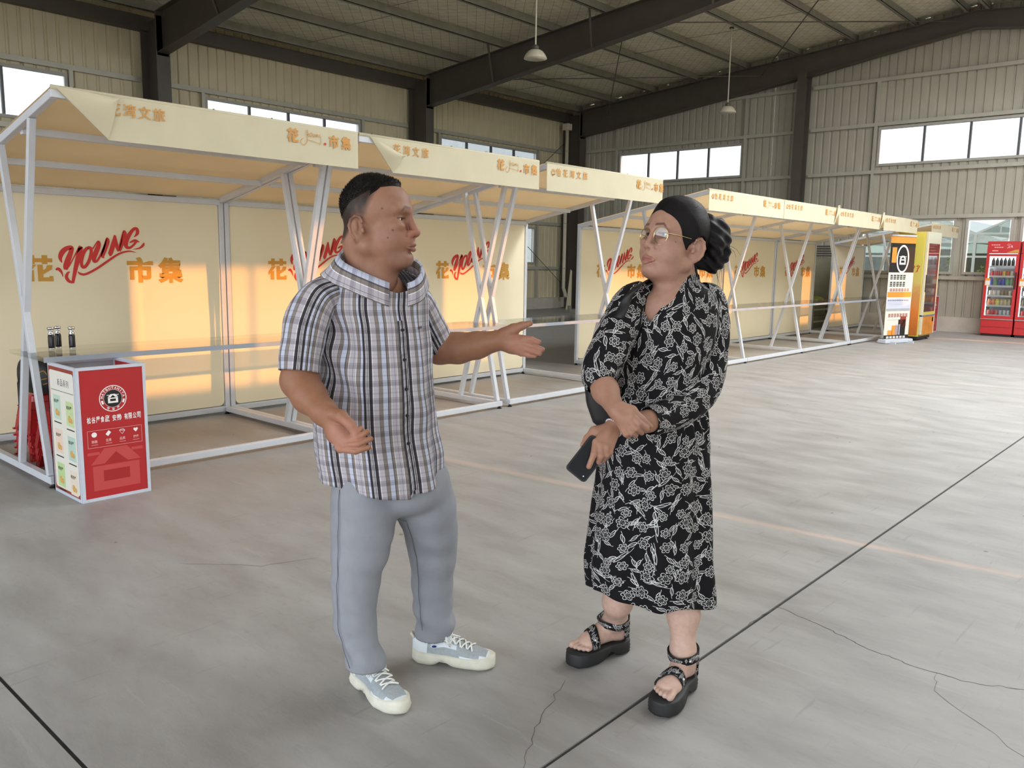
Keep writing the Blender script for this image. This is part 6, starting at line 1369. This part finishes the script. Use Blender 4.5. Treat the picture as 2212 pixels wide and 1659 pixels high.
tw = Body(); tw.chain([at(1450, 660, 2.63), at(1440, 760, 2.63), at(1425, 850, 2.63), at(1415, 960, 2.64), at(1412, 1040, 2.65)], [.07, .085, .09, .11, .10], .06)
for sx, d_ in ((1362, 2.59), (1530, 2.67)): tw.cone(at(1450, 650, 2.63), at(sx, 668, d_), .045, .03, .04)
Vt2, Ft2 = tw.mesh(.011)
def plain(V, c): n = vnoise(V, 120, 9) * .5 + vnoise(V, 50, 4) * .5; return np.tile(np.array(srgb(*c)[:3]), (len(V), 1)) * (1 + .05 * n)[:, None]
skin_object('body', [(Vw, Fw, wom_col(Vw)), (Va2, Fa2, plain(Va2, (162, 122, 102))), (Vl, Fl, plain(Vl, (196, 164, 148))), (Vt2, Ft2, plain(Vt2, (182, 142, 122)))], M_SKIN, wom)
eyes(wom, g_w, s_w, A_w, False, O_w)
# hair: swept back cap, side hair and bun
q = (Vw - O_w) @ A_w.T / s_w; hx, hy, hz = q.T; hay = abs(hy)
fr_ = np.interp(hz, [-.05, -.02, .0, .02, .05, .075, .10, .12, .15], [-.045, -.02, .030, .046, .062, .078, .098, .108, .13])
mk = smoothstep(.010, -.008, hx - fr_ + .25 * np.clip(.03 - hay, 0, 1)) * smoothstep(-.055, -.04, hz + .25 * np.clip(-hx, 0, .1)); mk *= 1 - smoothstep(.003, .0, np.hypot((hx + .004) / 8, (hz - .0) / 11)) * 0
ear = ((hx + .008) / .030) ** 2 + ((hz - .002) / .044) ** 2; mk *= np.where((ear < 1) & (hay > .058), 0, 1)
th = .0012 + .015 * smoothstep(.0, .06, fr_ - hx) + .005 * smoothstep(.1, .14, hz)
M_HAIRW = hairmat('glossy_black_hair', srgb(24, 22, 23))
hw_ = hair_shell('hair', Vw, Fw, mk, th, M_HAIRW, wom, 300, .016, -A_w[0] * 1.5, 6)
bb = Body(); bn = [at(1561, 520, 2.665), at(1553, 490, 2.66), at(1563, 548, 2.66), at(1550, 566, 2.65), at(1538, 580, 2.645), at(1545, 530, 2.62)]
for c, r in zip(bn, ((.024, .040, .042), (.026, .034, .030), (.020, .030, .030), (.022, .028, .022), (.014, .02, .018), (.03, .034, .05))): bb.ell(c, basis(VR, VZ), r, .012)
bb.cone(at(1520, 500, 2.645), at(1548, 510, 2.655), .055, .040, .02); bb.cone(at(1505, 560, 2.64), at(1538, 572, 2.645), .030, .022, .02)
Vb, Fb = bb.mesh(.0035); Vb = Vb + normals(Vb, Fb) * (.0025 * np.sin(240 * (Vb @ (VZ * .8 + VR * .6)) + 3 * vnoise(Vb, 40, 3)) + .003 * vnoise(Vb, 60, 2))[:, None]
bun = link('bun', Vb, [tuple(f) for f in Fb], M_HAIRW, hw_, True)
st = MB(); r = random.Random(2)
for x0, y0, x1, y1 in ((1575, 530, 1600, 552), (1574, 534, 1590, 556), (1576, 528, 1582, 548), (1548, 578, 1556, 620), (1552, 570, 1560, 610), (1546, 582, 1550, 630), (1556, 566, 1553, 600), (1420, 455, 1432, 437), (1424, 452, 1444, 432)):
    p0, p1 = at(x0, y0, 2.66 if x0 > 1500 else 2.56), at(x1, y1, 2.66 if x0 > 1500 else 2.58); st.tube([p0, (p0 + p1) / 2 + VR * r.uniform(-.004, .006) + VZ * .003, p1], [.0006, .0005, .0003], 5)
tag(st.build('loose_strands', M_HAIRW, hw_, True), kind='stuff')
# glasses
M_GOLDF = pm('pale_gold_metal', srgb(220, 196, 150), .2, 1., vary=.03)
gl_ = MB(); fx = .118
def lens_pts(y, k=1.): return [g_w(fx - .010 * (abs(y + .0250 * math.cos(a)) / .06) ** 2, y + .0255 * k * math.cos(a) * (1 + .06 * math.sin(a)), .024 + .0262 * k * math.sin(a)) for a in np.linspace(0, 2 * math.pi, 32, endpoint=False)]
for y in (.035, -.035): gl_.tube(lens_pts(y), .0013, 8, closed=True)
gl_.tube([g_w(fx - .001, .0105, .030), g_w(fx + .004, 0, .034), g_w(fx - .001, -.0105, .030)], .0012, 6)
gls = gl_.build('eyeglasses', M_GOLDF, wom, True)
for y in (1, -1): MB().tube([g_w(fx - .008, y * .060, .032), g_w(fx - .014, y * .0665, .033), g_w(.06, y * .076, .032), g_w(.0, y * .083, .030), g_w(-.018, y * .082, .014)], .0012, 6).build('temple_arm', M_GOLDF, gls, True)
M_LENS = glassmat('spectacle_lens', (.95, .96, .95, 1), .25)
for y in (.035, -.035): pts = lens_pts(y, .97); MB().add(pts, [tuple(range(32))]).build('lens', M_LENS, gls)

# dress
M_FLO = floral()
PHW = -math.radians(30)
def dr_wr(P, ph, t):
    k = smoothstep(.45, 1., t)[:, None]; f = k * (.012 * np.sin(6 * ph + .6)[None, :] + .007 * np.sin(11 * ph + 2.1)[None, :]); return f + .004 * vnoise(P, 30, 14) + .006 * np.exp(-((P[..., 2] - .93) / .07) ** 2) * np.sin(26 * ph[None, :] + 40 * P[..., 2])
def dr_dz(ph, t): return smoothstep(.8, 1, t) * (-.024 * np.sin(ph) * smoothstep(-.6, .5, np.cos(ph)) - .012 * np.exp(-((ph - .1) / .22) ** 2) + .008 * np.sin(5 * ph))
rows = [(590, 1462, 42, .058, 2.635), (606, 1461, 48, .060, 2.635), (620, 1456, 70, .072, 2.632), (636, 1450, 92, .085, 2.63), (660, 1448, 102, .098, 2.63), (700, 1445, 103, .115, 2.63), (750, 1439, 100, .128, 2.63), (795, 1431, 97, .126, 2.63), (835, 1426, 99, .126, 2.63), (885, 1420, 106, .136, 2.635), (940, 1416, 113, .145, 2.64), (1000, 1412, 119, .150, 2.645), (1080, 1408, 126, .152, 2.65), (1160, 1403, 133, .156, 2.655), (1220, 1402, 139, .160, 2.66), (1274, 1405, 140, .160, 2.665)]
Pd, Ud = vtube(rows, 150, 168, PHW, .185, dr_wr, dr_dz)
phs = np.linspace(-math.pi, math.pi, 168, endpoint=False); dd_ = abs(np.arctan2(np.sin(phs - PHW), np.cos(phs - PHW))); zv0, zv1 = at(1414, 698, 2.52)[2], at(1440, 592, 2.6)[2]
Pd, Ud = retop(Pd, Ud, zv0 + (zv1 - zv0) * np.minimum(dd_ / .72, 1))
slw = lambda P: .004 * vnoise(P, 45, 16) + .003 * vnoise(P, 95, 17)
Pa, Uda = limb_tube([at(1388, 634, 2.62), at(1362, 652, 2.59), at(1343, 695, 2.555), at(1318, 750, 2.50), at(1298, 792, 2.465), at(1296, 818, 2.44), at(1301, 832, 2.425)], [.040, .054, .060, .060, .056, .050, .044], 46, 56, slw, 1.0, .5)
Pb, Udb = limb_tube([at(1512, 632, 2.65), at(1533, 650, 2.665), at(1541, 700, 2.655), at(1537, 765, 2.635), at(1525, 826, 2.60), at(1490, 872, 2.54), at(1440, 898, 2.47), at(1402, 909, 2.425)], [.040, .048, .0505, .051, .054, .053, .048, .042], 66, 56, slw, 1.0, 1.9)
dress = cloth('dress', [cyl_uv('', Pd, Ud, None, None), cyl_uv('', Pa, Uda, None, None), cyl_uv('', Pb, Udb, None, None)], M_FLO, wom, .0025)
ph = np.linspace(PHW + .55, PHW + 2 * math.pi - .55, 44); c = at(1464, 604, 2.637); P = np.zeros((5, 44, 3)); UV = np.zeros((5, 45, 2))
for j, a in enumerate(ph):
    k = .5 - .5 * math.cos(a - PHW); o = VR * math.sin(a) * .066 - VD * math.cos(a) * .064
    for i in range(5): P[i, j] = c + o * (1 + .10 * (4 - i) / 4) + VZ * (-.055 + .085 * k ** .7 + .030 * (i / 4 - 1)); UV[i, j] = (.185 * (a - PHW), .01 * i)
UV[:, 44] = UV[:, 43]; cloth('stand_collar', [cyl_uv('', P, UV, None, None, False)], M_FLO, dress, .003)
# open V neckline: skin panel edges as two overlapping bands
zt = at(1440, 640, 2.6)[2]

# sandals
M_SAND = pm('black_sandal_sole', srgb(30, 30, 31), .6, vary=.12, scale=30); M_STRAP = floral('floral_strap', 2.2); M_TRIM = pm('black_binding', srgb(16, 16, 17), .8); M_PEARL = pm('pearl_stud', srgb(206, 204, 200), .2, .6)
def sandal(W, u, v, H, lab):
    vs_ = 1 if np.dot(np.cross(VZ, u), v) > 0 else -1; z0 = .052; hw = lambda x: float(np.interp(x, [-.012, .0, .03, .09, .17, .21, .24, .258], [.012, .030, .037, .035, .048, .047, .036, .012])); xs = np.linspace(-.012, .258, 30)
    def lay(zf, gr): return [W(x, hw(x) + gr, zf(x) - z0) for x in xs] + [W(x, -hw(x) - gr, zf(x) - z0) for x in xs[::-1]]
    arch = lambda x: .024 * math.exp(-((x - .095) / .026) ** 2) + .005 * max(0, (x - .22) / .04) ** 2; wv = lambda x: .0022 * math.sin(x * 210)
    L_ = [lay(lambda x: .001 + arch(x) + abs(wv(x)), -.003), lay(lambda x: .008 + arch(x), .004), lay(lambda x: .013 + arch(x) * .8, .001), lay(lambda x: .019 + arch(x) * .7, .005), lay(lambda x: .024 + arch(x) * .5, .002), lay(lambda x: .031 + arch(x) * .3, .005), lay(lambda x: .037 + arch(x) * .2, .001), lay(lambda x: .047, .003), lay(lambda x: .052, -.002)]
    b = MB().grid(np.array(L_), True); m = len(L_[0]); n = len(L_); b.f.append(tuple(range(m))[::-1]); b.f.append(tuple(range((n - 1) * m, n * m))); so = b.build('sandal', M_SAND, wom, True); so['label'] = lab
    def strap(name, f, n_, width):
        P = np.zeros((4, n_, 3)); UV = np.zeros((4, n_ + 1, 2))
        for j in range(n_):
            p, ax = f(j / (n_ - 1))
            for i in range(4): P[i, j] = p + ax * width * (i / 3 - .5); UV[i, j] = (j / n_ * .25 + .3, i * width / 3 + .2)
        UV[:, n_] = UV[:, n_ - 1]; o = cloth(name, [cyl_uv('', P, UV, None, None, False)], M_STRAP, so, .004)
        for i in (0, 3): tg = MB().tube([tuple(p) for p in P[i]], .0022, 6).build('binding', M_TRIM, o, True)
        return o
    def hug(c, d, lo=.012):
        rr_ = np.arange(lo, .09, .0006); v_ = wl_.val(c + rr_[:, None] * d); i = np.nonzero(v_ > .0035)[0]; return c + d * rr_[i[0] if len(i) else -1]
    def toe(t):
        a = math.radians(-28 + 236 * t); d = v * math.cos(a) + (VZ * .93 - u * .36 * 0) * math.sin(a); d /= np.linalg.norm(d); return hug(W(.156 - .012 * math.cos(a), 0, .018), d), u * .92 - VZ * .38 * max(0, math.sin(a))
    def ank(t): a = -2.6 + 5.2 * t; d = u * math.cos(a) + v * math.sin(a); return hug(W(.044, 0, .088 - .006 * math.cos(a)), d), VZ * .9 + u * .42 * math.cos(a)
    def heel(t): a = math.pi * (.5 + t); d = u * math.cos(a) + v * math.sin(a); return hug(W(.036, 0, .038), d), VZ
    strap('toe_strap', toe, 22, .034); strap('ankle_strap', ank, 30, .030); strap('heel_counter', heel, 20, .055)
    for p in (toe(.26)[0], toe(.74)[0], ank(.62)[0] if vs_ > 0 else ank(.38)[0]): 
        s2 = MB(); s2.lathe([(0, -.005), (.0045, -.003), (.006, 0), (.0045, .003), (0, .005)], p, 10); s2.build('stud', M_PEARL, so, True)
sandal(WR_, uR, vR, HR, 'black platform sandal set to the left'); sandal(WL_, uL, vL, HL, 'black platform sandal set nearer the viewer')

# bracelet, phone, shoulder bag
br = MB(); c = at(1325, 924, 2.342); ax = (at(1306, 944, 2.318) - at(1345, 914, 2.36)); ax /= np.linalg.norm(ax); e1 = np.cross(ax, VD); e1 /= np.linalg.norm(e1); e2 = np.cross(ax, e1)
for k in range(26): a = 2 * math.pi * k / 26; p = c + .0285 * (math.cos(a) * e1 + math.sin(a) * e2); br.lathe([(0, -.003), (.0026, -.0015), (.003, 0), (.0026, .0015), (0, .003)], p, 8)
tag(br.build('bracelet', pm('pearl_beads', srgb(206, 206, 214), .2, vary=.1, scale=200), wom, True), kind='stuff')
phn = thing('phone', at(1262, 990, 2.285), 'black smartphone held low in the hand of the woman', 'phone')
c0, c1, c2, c3 = at(1283, 944, 2.293), at(1237, 1003, 2.270), at(1258, 1037, 2.262), at(1304, 978, 2.285)
mid = (c0 + c1 + c2 + c3) / 4; eu = (c1 - c0) + (c2 - c3); eu /= np.linalg.norm(eu); ev = (c3 - c0) + (c2 - c1); ev -= eu * ev.dot(eu); ev /= np.linalg.norm(ev); en = np.cross(eu, ev); en *= np.sign(en.dot(VD)); hl_, hw2, rr = .062, .035, .011; pl = []
for sx, sy, a in ((1, 1, 0), (-1, 1, 90), (-1, -1, 180), (1, -1, 270)): pl += [(sx * (hl_ - rr) + rr * math.cos(math.radians(a + 15 * k)), sy * (hw2 - rr) + rr * math.sin(math.radians(a + 15 * k))) for k in range(7)]
MB().slab(pl, (mid, eu, ev, en), .009).build('phone_case', pm('black_phone_case', srgb(16, 17, 20), .6, vary=.05), phn, bevel=.0015)
MB().slab([(x * .93, y * .88) for x, y in pl], (mid - en * .0006, eu, ev, en), .001).build('back_plate', pm('phone_back', srgb(16, 18, 22), .6, spec=.25), phn); MB().slab(disc(.048, .02, .0018, 10), (mid - en * .0009, eu, ev, en), .001).build('camera_dot', M_WHITE, phn)
hb_ = thing('handbag', at(1290, 870, 2.56), 'small black shoulder bag hanging under the arm of the woman', 'bag'); n, m = 11, 24; P = np.zeros((n, m, 3)); cb_ = at(1294, 862, 2.56)
for i in range(n):
    for j in range(m):
        a = 2 * math.pi * j / m; t = i / (n - 1); hwx = .052 * (1 - .35 * max(0, t - .55) / .45) * (1 if 0 < i < n - 1 else .6); hh = .030 * (1 if 0 < i < n - 1 else .4); P[i, j] = cb_ + VR * hwx * math.copysign(abs(math.cos(a)) ** .6, math.cos(a)) + VD * hh * math.copysign(abs(math.sin(a)) ** .6, math.sin(a)) + VZ * (.075 - .165 * t) + VR * .022 * t
bgb = MB().grid(P, True); bgb.f.append(tuple(range(m))[::-1]); bgb.f.append(tuple(range((n - 1) * m, n * m))); bgb.build('bag_body', pm('black_leather', srgb(24, 23, 25), .5, vary=.08, bump=.15), hb_, True)
sp_ = spline([(*at(1400, 622, 2.70), 0), (*at(1395, 612, 2.63), 0), (*at(1382, 613, 2.555), 0), (*at(1366, 628, 2.512), 0), (*at(1350, 655, 2.505), 0), (*at(1332, 700, 2.49), 0), (*at(1314, 760, 2.545), 0), (*at(1300, 820, 2.56), 0)], 40)[:, :3]
P = np.zeros((2, 40, 3)); 
for j in range(40): P[0, j] = sp_[j] - (VR * .8 + VZ * .5) * .026; P[1, j] = sp_[j] + (VR * .8 + VZ * .5) * .026
stp = MB().grid(P).build('strap', bpy.data.materials['black_leather'], hb_, True); sd = stp.modifiers.new('thickness', 'SOLIDIFY'); sd.thickness = .004
